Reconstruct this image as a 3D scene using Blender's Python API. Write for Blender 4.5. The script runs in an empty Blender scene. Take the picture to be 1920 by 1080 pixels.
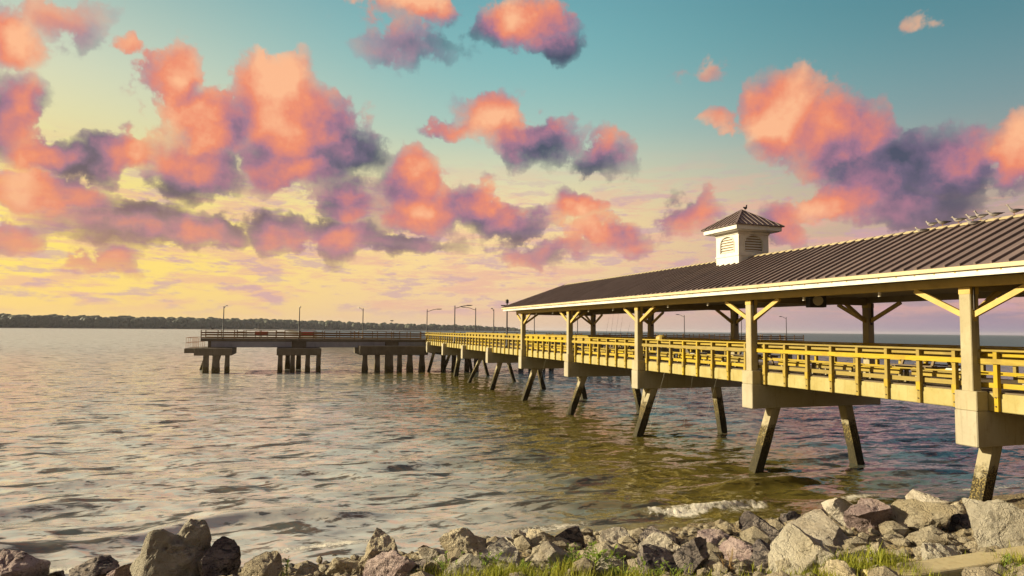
import bpy, bmesh, math, random
import numpy as np
from mathutils import Vector, Matrix, noise as mnoise
R = math.radians
rnd = random.Random(7)
sc = bpy.context.scene

# ------------------------------------------------------------------ camera (photo pixels are 1920x1080)
F_PX, YAW, PITCH, ROLL, EYE = 1252.6, 0.328, 0.0628, 0.0098, 5.54
fwd = Vector((math.sin(YAW)*math.cos(PITCH), math.cos(YAW)*math.cos(PITCH), math.sin(PITCH)))
rt = Vector((math.cos(YAW), -math.sin(YAW), 0)); up = rt.cross(fwd)
cr = rt*math.cos(ROLL) + up*math.sin(ROLL); cu = -rt*math.sin(ROLL) + up*math.cos(ROLL)
CAM = Vector((0, 0, EYE))
cd = bpy.data.cameras.new('camera'); co = bpy.data.objects.new('camera', cd); sc.collection.objects.link(co)
m = Matrix((cr, cu, -fwd)).transposed().to_4x4(); m.translation = CAM; co.matrix_world = m
cd.sensor_width = 36; cd.lens = F_PX/1920*36; cd.clip_start = 0.1; cd.clip_end = 40000
sc.camera = co
def ray(x, y): return (fwd + cr*((x-960)/F_PX) - cu*((y-540)/F_PX)).normalized()
def on_z(x, y, z=0.0): d = ray(x, y); return CAM + d*((z-EYE)/d.z)
def on_y(x, y, Y): d = ray(x, y); return CAM + d*(Y/d.y)
def on_x(x, y, X): d = ray(x, y); return CAM + d*(X/d.x)

# ------------------------------------------------------------------ light
SUN_AZ, SUN_EL = R(-70), R(18.5)          # azimuth from the pier axis (+Y), minus = to the left
sv = Vector((math.sin(SUN_AZ)*math.cos(SUN_EL), math.cos(SUN_AZ)*math.cos(SUN_EL), math.sin(SUN_EL)))
sl = bpy.data.lights.new('sun', 'SUN'); sl.energy = 3.3; sl.angle = R(0.6); sl.color = (1.0, 0.88, 0.62)
so = bpy.data.objects.new('sun', sl); sc.collection.objects.link(so)
so.rotation_euler = (-sv).to_track_quat('-Z', 'Y').to_euler()
sc.view_settings.view_transform = 'Standard'; sc.view_settings.look = 'None'
sc.view_settings.exposure = 1.6; sc.view_settings.gamma = 1.0; sc.view_settings.use_curve_mapping = False
sc.render.engine = 'CYCLES'; sc.cycles.use_denoising = True
sc.cycles.max_bounces = 4; sc.cycles.diffuse_bounces = 2; sc.cycles.glossy_bounces = 2; sc.cycles.transmission_bounces = 3
sc.cycles.caustics_reflective = False; sc.cycles.caustics_refractive = False; sc.cycles.sample_clamp_indirect = 6

def lin(r, g, b):
    f = lambda c: (c/255/12.92) if c/255 <= 0.04045 else ((c/255+0.055)/1.055)**2.4
    return (f(r), f(g), f(b), 1)

# ------------------------------------------------------------------ world: sky gradient, Nishita share, clouds by direction
wd = bpy.data.worlds.new('World'); sc.world = wd; wd.use_nodes = True
class NT:
    def __init__(s, nt): s.nt = nt; s.n = nt.nodes; s.l = nt.links
    def new(s, t, **k):
        n = s.n.new(t)
        for a, v in k.items(): setattr(n, a, v)
        return n
    def set(s, sock, v):
        if isinstance(v, bpy.types.NodeSocket): s.l.new(v, sock)
        elif v is not None: sock.default_value = v
    def math(s, op, a, b=None, c=None, clamp=False):
        n = s.new('ShaderNodeMath', operation=op); n.use_clamp = clamp
        s.set(n.inputs[0], a); s.set(n.inputs[1], b); s.set(n.inputs[2], c); return n.outputs[0]
    def vm(s, op, a, b=None, c=None, out=0):
        n = s.new('ShaderNodeVectorMath', operation=op)
        s.set(n.inputs[0], a); s.set(n.inputs[1], b); s.set(n.inputs[2], c)
        return n.outputs['Value'] if op in ('LENGTH', 'DOT_PRODUCT') else n.outputs[0]
    def mix(s, f, a, b, blend='MIX'):
        n = s.new('ShaderNodeMix', data_type='RGBA', blend_type=blend)
        s.set(n.inputs[0], f); s.set(n.inputs[6], a); s.set(n.inputs[7], b); return n.outputs[2]
    def ramp(s, f, stops, interp='LINEAR'):
        n = s.new('ShaderNodeValToRGB'); n.color_ramp.interpolation = interp
        e = n.color_ramp.elements
        while len(e) < len(stops): e.new(0.5)
        for q, (p, c) in zip(e, stops): q.position = p; q.color = c if len(c) == 4 else (*c, 1)
        s.set(n.inputs[0], f); return n.outputs[0]
    def noise(s, vec, scale, detail=4, rough=0.5, dim='3D', dist=0.0, lac=2.0):
        n = s.new('ShaderNodeTexNoise', noise_dimensions=dim)
        s.set(n.inputs['Vector'], vec); n.inputs['Scale'].default_value = scale; n.inputs['Detail'].default_value = detail
        n.inputs['Roughness'].default_value = rough; n.inputs['Distortion'].default_value = dist; n.inputs['Lacunarity'].default_value = lac
        return n.outputs[0], n.outputs[1]
    def mr(s, v, a, b, c=0.0, d=1.0, smooth=True):
        n = s.new('ShaderNodeMapRange'); n.interpolation_type = 'SMOOTHSTEP' if smooth else 'LINEAR'
        s.set(n.inputs[0], v)
        for i, q in enumerate((a, b, c, d)): s.set(n.inputs[1+i], q)
        return n.outputs[0]

def azel(x, y):
    d = ray(x, y); return math.atan2(d.x, d.y), math.asin(d.z)
# cloud masses seen in the photograph: centre px, radii px, thinness
CLOUDS = [(330,150,62,95,0,0),(400,240,110,75,0,0),(515,150,72,80,0,0),(560,235,130,95,0,0),(640,280,85,50,.05,1),(540,310,120,50,.05,0),
 (785,8,75,40,.15,1),(980,40,105,58,.1,1),(770,85,130,60,.62,1),(1045,90,60,40,.3,1),(680,20,90,50,.72,1),
 (15,70,65,70,.1,0),(110,30,120,70,.62,1),(250,95,50,34,.5,0),
 (15,225,70,80,0,1),(130,300,125,42,0,1),(215,290,60,50,.1,1),(355,315,100,55,.05,1),
 (250,420,190,52,.05,1),(100,365,140,40,.2,0),(20,445,60,38,.2,1),(195,487,70,30,.2,0),(380,440,90,42,.1,1),
 (770,335,62,60,.0,0),(805,395,90,58,.0,0),(885,385,65,50,.0,0),(960,415,85,42,.1,1),(640,440,110,48,.1,1),(510,440,65,44,.1,1),(650,375,95,45,.3,0),(760,465,120,28,.25,1),
 (930,220,66,56,.1,0),(1000,270,90,46,.05,1),(1130,285,60,55,.45,1),(850,245,70,24,.5,1),
 (1085,385,60,40,.2,0),(1150,445,90,36,.2,0),(1290,400,70,55,.5,1),(1020,470,120,32,.45,0),
 (1470,215,90,86,0,0),(1570,255,120,90,0,0),(1670,320,140,80,0,1),(1790,315,95,76,.05,1),(1710,395,150,50,.25,1),(1580,370,120,50,.4,0),
 (1905,300,75,80,.25,0),(1475,410,50,60,.3,1),(1360,240,50,30,.6,0),(1320,125,80,45,.74,1),(1740,50,75,35,.74,1)]
def cloud_group():
    g = bpy.data.node_groups.new('cloud_density', 'ShaderNodeTree')
    g.interface.new_socket('P', in_out='INPUT', socket_type='NodeSocketVector')
    for nm in 'DST': g.interface.new_socket(nm, in_out='OUTPUT', socket_type='NodeSocketFloat')
    t = NT(g); gi = t.new('NodeGroupInput'); go = t.new('NodeGroupOutput'); P = gi.outputs[0]
    _, c1 = t.noise(P, 11.0, 6, 0.58, '2D')
    w = t.vm('MULTIPLY_ADD', c1, (0.085, 0.085, 0), (-0.0425, -0.0425, 0))
    Pw = t.vm('ADD', P, w)
    cur = [None, None]
    for (x, y, rx, ry, o, k) in CLOUDS:
        a, e = azel(x, y); a1, _ = azel(x+rx, y); _, e1 = azel(x, y-ry)
        ra, re = 1.22*abs(a1-a), 1.22*abs(e1-e)
        v = t.vm('MULTIPLY_ADD', Pw, (1/ra, 1/re, 0), (-a/ra, -e/re, o))
        q = t.vm('LENGTH', v)
        cur[k] = q if cur[k] is None else t.math('SMOOTH_MIN', cur[k], q, 0.16)
    tone = t.math('SUBTRACT', cur[0], cur[1])            # positive where a shaded mass is in front
    cur = t.math('SMOOTH_MIN', cur[0], cur[1], 0.16)
    # the same sort of sky outside the picture: scattered cumulus everywhere else
    sx = t.new('ShaderNodeSeparateXYZ'); t.l.new(P, sx.inputs[0])
    inside = t.math('MULTIPLY', t.mr(t.math('ABSOLUTE', t.math('SUBTRACT', sx.outputs[0], YAW)), 0.62, 0.76, 1, 0), t.mr(sx.outputs[1], 0.44, 0.56, 1, 0))
    nf, _ = t.noise(t.vm('MULTIPLY', P, (1, 1.7, 1)), 3.1, 2, 0.5, '2D')
    gen = t.math('MULTIPLY_ADD', nf, -4.2, 3.05)
    gen = t.math('ADD', gen, t.math('MULTIPLY', inside, 3.0))
    cur = t.math('MINIMUM', cur, gen)
    n2, _ = t.noise(P, 19.0, 7, 0.60, '2D', 0.15)
    s_ = t.math('SUBTRACT', 1.0, cur)
    d = t.math('ADD', s_, t.math('MULTIPLY_ADD', n2, 1.15, -0.575))
    t.l.new(d, go.inputs[0]); t.l.new(s_, go.inputs[1]); t.l.new(tone, go.inputs[2]); return g
def build_world():
    t = NT(wd.node_tree); t.n.clear()
    out = t.new('ShaderNodeOutputWorld'); bg = t.new('ShaderNodeBackground'); t.l.new(bg.outputs[0], out.inputs[0])
    tc = t.new('ShaderNodeTexCoord'); N = t.vm('NORMALIZE', tc.outputs['Generated'])
    s = t.new('ShaderNodeSeparateXYZ'); t.l.new(N, s.inputs[0])
    az = t.math('ARCTAN2', s.outputs[0], s.outputs[1]); el = t.math('ARCSINE', s.outputs[2])
    elc = t.math('MAXIMUM', el, 0.0)
    k = 1/0.8
    def g(stops): return [(min(1, (614-y)/1240*k), lin(*c)) for y, c in stops]
    L = g([(614,(236,196,124)),(570,(246,210,120)),(520,(250,218,100)),(440,(250,222,104)),(340,(228,212,140)),(220,(206,212,184)),(110,(158,186,176)),(0,(122,164,166)),(-250,(78,128,148))])
    C = g([(614,(224,190,162)),(560,(236,200,156)),(490,(246,210,150)),(420,(248,216,148)),(340,(224,214,170)),(250,(164,196,184)),(130,(122,180,182)),(0,(104,162,170)),(-250,(70,122,146))])
    Rr = g([(614,(190,172,188)),(575,(204,166,176)),(500,(216,176,166)),(420,(232,190,158)),(350,(196,190,170)),(260,(146,180,176)),(130,(96,158,162)),(0,(82,140,150)),(-250,(60,108,134))])
    f = t.math('MULTIPLY', elc, k)
    cl, cc, crr = t.ramp(f, L, 'B_SPLINE'), t.ramp(f, C, 'B_SPLINE'), t.ramp(f, Rr, 'B_SPLINE')
    base = t.mix(t.mr(az, -0.33, 0.34), cl, cc); base = t.mix(t.mr(az, 0.30, 0.98), base, crr)
    away = t.math('MULTIPLY_ADD', t.vm('DOT_PRODUCT', N, (-sv.x/math.cos(SUN_EL), -sv.y/math.cos(SUN_EL), 0.0)), 0.5, 0.5)
    base = t.mix(t.mr(away, 0.45, 1.0, 0.0, 0.9), base, t.mix(1.0, base, (0.34, 0.40, 0.52, 1), 'MULTIPLY'))   # the sky deepens away from the sun
    sky = t.new('ShaderNodeTexSky', sky_type='NISHITA'); sky.sun_disc = False
    sky.sun_elevation = SUN_EL; sky.sun_rotation = SUN_AZ; sky.air_density = 1.2; sky.dust_density = 2.0
    nis = t.vm('SCALE', sky.outputs[0]); nis.node.inputs['Scale'].default_value = 0.26
    base = t.mix(0.04, base, nis)
    ca = t.vm('DOT_PRODUCT', N, tuple(sv)); glow = t.math('POWER', t.math('MAXIMUM', ca, 0.0), 7.0)
    gv = t.vm('SCALE', lin(255, 206, 96)[:3]); t.l.new(t.math('MULTIPLY', glow, 0.8), gv.node.inputs['Scale'])
    base = t.vm('ADD', base, gv)
    cb = t.new('ShaderNodeCombineXYZ'); t.l.new(az, cb.inputs[0]); t.l.new(el, cb.inputs[1]); P = cb.outputs[0]
    # thin streaks low over the horizon
    st, _ = t.noise(t.vm('MULTIPLY', P, (1, 6.0, 1)), 9.0, 8, 0.66, '2D', 0.15)
    lowm = t.math('MULTIPLY', t.mr(el, 0.008, 0.04), t.mr(el, 0.16, 0.27, 1, 0))
    base = t.mix(t.math('MULTIPLY', t.math('MULTIPLY', t.mr(st, 0.44, 0.62), lowm), 0.6), base, lin(228, 172, 156))
    st2, _ = t.noise(t.vm('MULTIPLY', P, (1, 4.2, 1)), 15.0, 8, 0.66, '2D', 0.1)
    base = t.mix(t.math('MULTIPLY', t.math('MULTIPLY', t.mr(st2, 0.50, 0.64), lowm), 0.6), base, lin(196, 158, 172))
    grp = cloud_group()
    g1 = t.new('ShaderNodeGroup'); g1.node_tree = grp; t.l.new(P, g1.inputs[0])
    g2 = t.new('ShaderNodeGroup'); g2.node_tree = grp; t.l.new(t.vm('ADD', P, (-0.075, 0.050, 0)), g2.inputs[0])
    D, D2 = g1.outputs[0], g2.outputs[0]
    alpha = t.math('MULTIPLY', t.mr(D, 0.06, 0.25), t.mr(g1.outputs[1], -0.10, 0.55, 0.15, 1.0))
    light = t.math('MULTIPLY_ADD', t.math('SUBTRACT', g1.outputs[1], g2.outputs[1]), 0.42, 0.47)
    light = t.math('ADD', light, t.math('MULTIPLY', t.math('SUBTRACT', D, D2), 0.16))
    f1, _ = t.noise(P, 26.0, 5, 0.62, '2D'); f2, _ = t.noise(t.vm('ADD', P, (-0.013, 0.011, 0)), 26.0, 5, 0.62, '2D')
    light = t.math('ADD', light, t.math('MULTIPLY', t.math('SUBTRACT', f1, f2), 0.28))      # small billows catch the light too
    light = t.math('SUBTRACT', light, t.math('MULTIPLY', t.mr(g1.outputs[2], -0.35, 0.45), 0.30))
    ccol = t.ramp(light, [(0.0, lin(72, 78, 100)), (0.18, lin(108, 96, 122)), (0.36, lin(162, 114, 138)), (0.54, lin(208, 126, 122)), (0.72, lin(236, 140, 108)), (1.0, lin(250, 184, 140))])
    warm = t.math('MULTIPLY', t.mr(az, 0.25, -0.35), t.mr(el, 0.30, 0.08))
    ccol = t.mix(t.math('MULTIPLY', warm, 0.25), ccol, lin(226, 160, 116))
    # low clouds melt into the air
    melt = t.mr(el, 0.03, 0.20, 0.55, 0.0)
    ccol = t.mix(melt, ccol, t.mix(0.78, base, lin(214, 150, 142)))
    col = t.mix(t.math('MULTIPLY', alpha, t.mr(el, 0.02, 0.10, 0.0, 0.96)), base, ccol)
    t.l.new(col, bg.inputs[0]); bg.inputs[1].default_value = 0.345     # the gradient holds display values; exposure 1.6 restores them
    wd.cycles.sampling_method = 'MANUAL'; wd.cycles.sample_map_resolution = 512
build_world()

# ------------------------------------------------------------------ helpers
COL = sc.collection
def link(o, parent=None):
    COL.objects.link(o)
    if parent is not None: o.parent = parent
    return o
class MB:
    """collects shapes; build() links them as one mesh object"""
    def __init__(s): s.v = []; s.f = []
    def add(s, vs, fs):
        o = len(s.v); s.v += [tuple(q) for q in vs]; s.f += [tuple(i+o for i in q) for q in fs]; return s
    def hexa(s, p):      # 8 corners: bottom 4 ccw, top 4 ccw
        return s.add(p, [(3,2,1,0),(4,5,6,7),(0,1,5,4),(1,2,6,5),(2,3,7,6),(3,0,4,7)])
    def box(s, x0, x1, y0, y1, z0, z1, ch=0.0):
        if ch <= 0:
            return s.hexa([(x0,y0,z0),(x1,y0,z0),(x1,y1,z0),(x0,y1,z0),(x0,y0,z1),(x1,y0,z1),(x1,y1,z1),(x0,y1,z1)])
        c = ch; v = []; f = []
        for z, i in ((z0, c), (z0+c, 0), (z1-c, 0), (z1, c)):
            q = c
            a, b, d, e = x0+i, x1-i, y0+i, y1-i
            k = c if i == 0 else c*0.6
            v += [(a+k,d,z),(b-k,d,z),(b,d+k,z),(b,e-k,z),(b-k,e,z),(a+k,e,z),(a,e-k,z),(a,d+k,z)]
        f.append(tuple(range(7,-1,-1))); f.append(tuple(range(24,32)))
        for r in range(3):
            for j in range(8): f.append((r*8+j, r*8+(j+1)%8, r*8+8+(j+1)%8, r*8+8+j))
        return s.add(v, f)
    def beam(s, a, b, w, h, upv=(0,0,1)):
        a, b = Vector(a), Vector(b); d = (b-a).normalized(); u = Vector(upv)
        sd = d.cross(u).normalized()*w/2; uu = sd.cross(d).normalized()*h/2
        return s.hexa([a-sd-uu, a+sd-uu, b+sd-uu, b-sd-uu, a-sd+uu, a+sd+uu, b+sd+uu, b-sd+uu])
    def tube(s, pts, rad, n=8, caps=True):
        pts = [Vector(p) for p in pts]; rad = rad if isinstance(rad, (list, tuple)) else [rad]*len(pts)
        v = []; f = []
        ref = Vector((0,0,1)) if abs((pts[-1]-pts[0]).normalized().z) < 0.9 else Vector((1,0,0))
        for i, p in enumerate(pts):
            d = (pts[min(i+1, len(pts)-1)] - pts[max(i-1, 0)]).normalized()
            a = d.cross(ref).normalized(); b = a.cross(d)
            for j in range(n):
                th = 2*math.pi*j/n; v.append(p + (a*math.cos(th)+b*math.sin(th))*rad[i])
        for i in range(len(pts)-1):
            for j in range(n): f.append((i*n+j, i*n+(j+1)%n, (i+1)*n+(j+1)%n, (i+1)*n+j))
        if caps: f.append(tuple(range(n-1,-1,-1))); f.append(tuple(range((len(pts)-1)*n, len(pts)*n)))
        return s.add(v, f)
    def mesh(s, name, mat, smooth=False):
        me = bpy.data.meshes.new(name); me.from_pydata(s.v, [], s.f); me.update()
        if mat: me.materials.append(mat)
        bm = bmesh.new(); bm.from_mesh(me); bmesh.ops.recalc_face_normals(bm, faces=bm.faces); bm.to_mesh(me); bm.free()
        if smooth: me.polygons.foreach_set('use_smooth', [True]*len(me.polygons))
        return me
    def build(s, name, mat, parent=None, loc=(0,0,0), smooth=False):
        o = bpy.data.objects.new(name, s.mesh(name, mat, smooth)); o.location = loc; return link(o, parent)
def inst(name, me, parent=None, loc=(0,0,0), rz=0.0, sc_=None):
    o = bpy.data.objects.new(name, me); o.location = loc; o.rotation_euler[2] = rz
    if sc_: o.scale = sc_
    return link(o, parent)
def empty(name, loc=(0,0,0), parent=None, rz=0.0):
    o = bpy.data.objects.new(name, None); o.location = loc; o.rotation_euler[2] = rz; o.empty_display_size = 0.2
    return link(o, parent)
def tag(o, label=None, cat=None, group=None, kind=None):
    for k, v in (('label', label), ('category', cat), ('group', group), ('kind', kind)):
        if v: o[k] = v
    return o
def copy_tree(o, parent=None):
    c = o.copy(); COL.objects.link(c); c.parent = parent
    for ch in [q for q in bpy.data.objects if q.parent == o]: copy_tree(ch, c)
    return c
def weighted(o, angle=35):
    return o

# ------------------------------------------------------------------ materials
def mat(name):
    m = bpy.data.materials.new(name); m.use_nodes = True; t = NT(m.node_tree); b = t.n['Principled BSDF']; return m, t, b
def bump(t, b, h, strength=0.4, dist=0.02):
    n = t.new('ShaderNodeBump'); n.inputs['Strength'].default_value = strength; n.inputs['Distance'].default_value = dist
    t.l.new(h, n.inputs['Height']); t.l.new(n.outputs[0], b.inputs['Normal'])
def objco(t): return t.new('ShaderNodeTexCoord').outputs['Object']
def geopos(t): return t.new('ShaderNodeNewGeometry').outputs['Position']
def orand(t): return t.new('ShaderNodeObjectInfo').outputs['Random']

def m_wood(name, c1, c2, c3, axis):
    m, t, b = mat(name); p = geopos(t)
    scv = {'y': (14, 1.2, 14), 'x': (1.2, 14, 14), 'z': (14, 14, 1.2), 'a': (5, 5, 5)}[axis]
    rv = orand(t); pv = t.vm('ADD', t.vm('MULTIPLY', p, scv), t.vm('SCALE', (7.0, 3.0, 5.0)))
    n1, _ = t.noise(pv, 2.2, 6, 0.62, dist=0.6); n2, _ = t.noise(p, 1.3, 5, 0.6); n3, _ = t.noise(p, 60, 2, 0.5)
    col = t.mix(t.mr(n1, 0.35, 0.68), c1, c2)
    col = t.mix(t.math('MULTIPLY', t.mr(n2, 0.50, 0.72), 0.65), col, c3)
    col = t.mix(t.math('MULTIPLY', t.mr(n3, 0.66, 0.74), 0.6), col, (0.07, 0.04, 0.015, 1))
    hv = t.new('ShaderNodeHueSaturation'); t.l.new(col, hv.inputs['Color']); t.l.new(t.mr(rv, 0, 1, 0.72, 1.18, False), hv.inputs['Value'])
    t.l.new(t.mr(rv, 0, 1, 0.88, 1.08, False), hv.inputs['Saturation'])
    t.l.new(hv.outputs[0], b.inputs['Base Color']); b.inputs['Roughness'].default_value = 0.75; b.inputs['Specular IOR Level'].default_value = 0.25
    bump(t, b, n1, 0.5, 0.006); return m
WOOD_Y = m_wood('rail_wood', (0.295,0.205,0.022,1), (0.345,0.25,0.036,1), (0.21,0.14,0.026,1), 'y')
WOOD_Z = m_wood('post_wood', (0.285,0.195,0.022,1), (0.34,0.245,0.036,1), (0.19,0.13,0.026,1), 'z')
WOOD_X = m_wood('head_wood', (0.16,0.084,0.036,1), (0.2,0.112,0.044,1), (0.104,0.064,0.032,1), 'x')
WOOD_D = m_wood('deck_wood', (0.141,0.102,0.0576,1), (0.179,0.128,0.0704,1), (0.102,0.0768,0.0512,1), 'x')

def m_concrete(name, c1, c2, stain, tide=None, rough=0.85):
    m, t, b = mat(name); p = geopos(t)
    n1, _ = t.noise(p, 1.1, 6, 0.6); n2, _ = t.noise(p, 9.0, 6, 0.65); n3, _ = t.noise(t.vm('MULTIPLY', p, (5.5, 5.5, 0.55)), 1.4, 5, 0.6, dist=0.4)
    col = t.mix(t.mr(n1, 0.35, 0.68), c1, c2)
    col = t.mix(t.math('MULTIPLY', t.mr(n2, 0.52, 0.75), 0.35), col, stain)
    col = t.mix(t.math('MULTIPLY', t.mr(n3, 0.53, 0.72), 0.55), col, stain)
    h = n2
    if tide is not None:
        s = t.new('ShaderNodeSeparateXYZ'); t.l.new(p, s.inputs[0])
        n4, _ = t.noise(p, 3.0, 5, 0.7); n5, _ = t.noise(p, 24.0, 4, 0.6)
        zz = t.math('ADD', s.outputs[2], t.math('MULTIPLY_ADD', n4, 1.9, -0.95))
        f = t.mr(zz, tide, tide-0.45, 0, 1); f2 = t.mr(zz, tide-0.75, tide-1.1, 0, 1)
        shell = t.mix(t.mr(n5, 0.46, 0.64), (0.024,0.018,0.008,1), (0.22,0.165,0.055,1))
        col = t.mix(f, col, shell); col = t.mix(t.math('MULTIPLY', f2, 0.8), col, (0.028,0.024,0.012,1))
        h = t.math('ADD', n2, t.math('MULTIPLY', t.math('MULTIPLY', n5, f), 5.0))
    t.l.new(col, b.inputs['Base Color']); b.inputs['Roughness'].default_value = rough; b.inputs['Specular IOR Level'].default_value = 0.3
    bump(t, b, h, 0.5, 0.012); return m
CONC = m_concrete('concrete', (0.285,0.242,0.145,1), (0.335,0.288,0.178,1), (0.20,0.155,0.078,1))
CONC_SLAB = m_concrete('slab_concrete', (0.285,0.232,0.080,1), (0.335,0.285,0.122,1), (0.20,0.135,0.034,1))
CONC_CAP = m_concrete('cap_concrete', (0.288,0.252,0.176,1), (0.336,0.296,0.208,1), (0.2,0.164,0.1,1))
CONC_PILE = m_concrete('pile_concrete', (0.249,0.213,0.13,1), (0.296,0.254,0.16,1), (0.172,0.136,0.071,1), tide=2.0)
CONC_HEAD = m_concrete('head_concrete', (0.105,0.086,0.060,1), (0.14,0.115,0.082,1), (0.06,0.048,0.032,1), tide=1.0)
CONC_GIRD = m_concrete('girder_concrete', (0.20,0.195,0.225,1), (0.235,0.23,0.26,1), (0.15,0.145,0.16,1))

def m_paint(name, c, rough=0.55, var=0.12, metal=0.0, spec=0.4):
    m, t, b = mat(name); p = geopos(t)
    n1, _ = t.noise(p, 1.7, 6, 0.65); n2, _ = t.noise(t.vm('MULTIPLY', p, (6, 6, 1)), 2.0, 5, 0.6)
    d = tuple(v*(1-2.4*var) for v in c[:3])+(1,)
    col = t.mix(t.mr(n1, 0.45, 0.75), c, d); col = t.mix(t.math('MULTIPLY', t.mr(n2, 0.55, 0.75), 0.5), col, d)
    t.l.new(col, b.inputs['Base Color']); b.inputs['Roughness'].default_value = rough; b.inputs['Metallic'].default_value = metal
    b.inputs['Specular IOR Level'].default_value = spec
    bump(t, b, n2, 0.15, 0.004); return m
WHITE = m_paint('white_paint', (0.551,0.523,0.454,1), 0.5)
TRIM = m_paint('cream_trim', (0.454,0.372,0.207,1), 0.6)
CREAM = m_paint('cream_wood', (0.413,0.289,0.0689,1), 0.6, 0.1)
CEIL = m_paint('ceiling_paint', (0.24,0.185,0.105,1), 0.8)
METAL = m_paint('dark_metal', (0.035,0.03,0.028,1), 0.45, 0.1)
BOLT = m_paint('bolt_steel', (0.05,0.035,0.02,1), 0.5, 0.1)
RUST = m_paint('orange_rail_paint', (0.45,0.19,0.07,1), 0.6)
RED = m_paint('red_plastic', (0.45,0.04,0.035,1), 0.4, 0.05)
BLUE = m_paint('blue_plastic', (0.05,0.13,0.30,1), 0.4, 0.05)
DKGREY = m_paint('grey_plastic', (0.12,0.12,0.12,1), 0.5, 0.05)
LENS = m_paint('lamp_lens', (0.62,0.56,0.42,1), 0.3, 0.05)
LINE = m_paint('fishing_line', (0.75,0.72,0.66,1), 0.3, 0.02)
def m_roof():
    m, t, b = mat('roof_metal'); p = geopos(t); rv = orand(t)
    n1, _ = t.noise(t.vm('MULTIPLY', p, (1, 6, 1)), 0.9, 6, 0.6); n2, _ = t.noise(p, 0.6, 4, 0.55)
    col = t.mix(t.mr(n1, 0.36, 0.7), (0.158,0.116,0.104,1), (0.125,0.092,0.083,1)); col = t.mix(t.math('MULTIPLY', t.mr(n2, 0.5, 0.7), 0.5), col, (0.18,0.135,0.12,1))
    hv = t.new('ShaderNodeHueSaturation'); t.l.new(col, hv.inputs['Color']); t.l.new(t.mr(rv, 0, 1, 0.88, 1.1, False), hv.inputs['Value'])
    t.l.new(hv.outputs[0], b.inputs['Base Color']); b.inputs['Roughness'].default_value = 0.55; b.inputs['Specular IOR Level'].default_value = 0.3; return m
ROOF = m_roof()
def m_rock(name, light, mid, dark, dk=0.5):
    m, t, b = mat(name); p = geopos(t); rv = orand(t)
    q = t.vm('ADD', p, t.vm('SCALE', (13.0, 7.0, 9.0)))
    n1, _ = t.noise(p, 1.6, 8, 0.66, dist=0.8); n2, _ = t.noise(t.vm('MULTIPLY', p, (1.0, 1.4, 3.2)), 3.4, 7, 0.68, dist=1.6); n3, _ = t.noise(p, 22, 6, 0.75); n4, _ = t.noise(p, 0.7, 3, 0.5)
    col = t.mix(t.mr(n1, 0.36, 0.62), mid, light)
    col = t.mix(t.mr(n2, dk, dk+0.13), col, dark)
    col = t.mix(t.math('MULTIPLY', t.mr(n3, 0.54, 0.70), 0.6), col, dark)
    sz = t.new('ShaderNodeSeparateXYZ'); t.l.new(p, sz.inputs[0])
    wet = t.mr(t.math('ADD', sz.outputs[2], t.math('MULTIPLY_ADD', n1, 0.6, -0.3)), 0.42, 0.12)      # splashed stone and weed at the water line
    col = t.mix(t.math('MULTIPLY', wet, 0.75), col, (0.045,0.042,0.022,1))
    col = t.mix(t.math('MULTIPLY', t.mr(n4, 0.55, 0.7), 0.4), col, (0.40,0.30,0.13,1))
    hv = t.new('ShaderNodeHueSaturation'); t.l.new(col, hv.inputs['Color']); t.l.new(t.mr(rv, 0, 1, 0.8, 1.15, False), hv.inputs['Value'])
    t.l.new(hv.outputs[0], b.inputs['Base Color']); t.l.new(t.mr(wet, 0, 1, 0.9, 0.35), b.inputs['Roughness']); b.inputs['Specular IOR Level'].default_value = 0.25
    vo = t.new('ShaderNodeTexVoronoi', feature='DISTANCE_TO_EDGE'); vo.inputs['Scale'].default_value = 2.1
    _, wv = t.noise(p, 2.5, 4, 0.6); t.l.new(t.vm('MULTIPLY_ADD', wv, (0.7, 0.7, 0.7), p), vo.inputs['Vector'])
    crack = t.mr(vo.outputs['Distance'], 0.0, 0.035)
    h = t.math('ADD', t.math('ADD', t.math('MULTIPLY', n2, 1.6), t.math('MULTIPLY', n3, 1.5)), t.math('MULTIPLY', crack, 0.5))
    bump(t, b, h, 1.0, 0.07); return m
ROCK = {'tan': m_rock('tan_rock', (0.556,0.478,0.334,1), (0.398,0.324,0.21,1), (0.119,0.088,0.0603,1), 0.57),
        'pale': m_rock('pale_rock', (0.612,0.542,0.427,1), (0.464,0.391,0.288,1), (0.139,0.107,0.088,1), 0.60),
        'pink': m_rock('pinkish_rock', (0.567,0.446,0.398,1), (0.361,0.26,0.242,1), (0.103,0.075,0.0784,1), 0.54),
        'dark': m_rock('dark_rock', (0.326,0.273,0.227,1), (0.169,0.139,0.126,1), (0.0421,0.0361,0.0386,1), 0.48),
        'grey': m_rock('grey_rock', (0.52,0.468,0.363,1), (0.395,0.347,0.26,1), (0.166,0.133,0.0986,1), 0.62)}
def m_bank():
    m, t, b = mat('bank_earth'); p = geopos(t)
    n1, _ = t.noise(p, 1.4, 7, 0.65); n2, _ = t.noise(p, 18, 5, 0.7); v = t.new('ShaderNodeTexVoronoi'); v.inputs['Scale'].default_value = 16; t.l.new(p, v.inputs['Vector'])
    col = t.mix(t.mr(n1, 0.38, 0.64), (0.24,0.18,0.088,1), (0.136,0.096,0.048,1)); col = t.mix(t.mr(n2, 0.5, 0.68), col, (0.376,0.304,0.16,1))
    col = t.mix(t.mr(v.outputs['Distance'], 0.5, 0.8), col, (0.04,0.028,0.016,1))
    t.l.new(col, b.inputs['Base Color']); b.inputs['Roughness'].default_value = 0.95
    bump(t, b, t.math('ADD', n2, t.math('MULTIPLY', v.outputs['Distance'], -1.0)), 0.9, 0.06); return m
BANK = m_bank()
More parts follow.
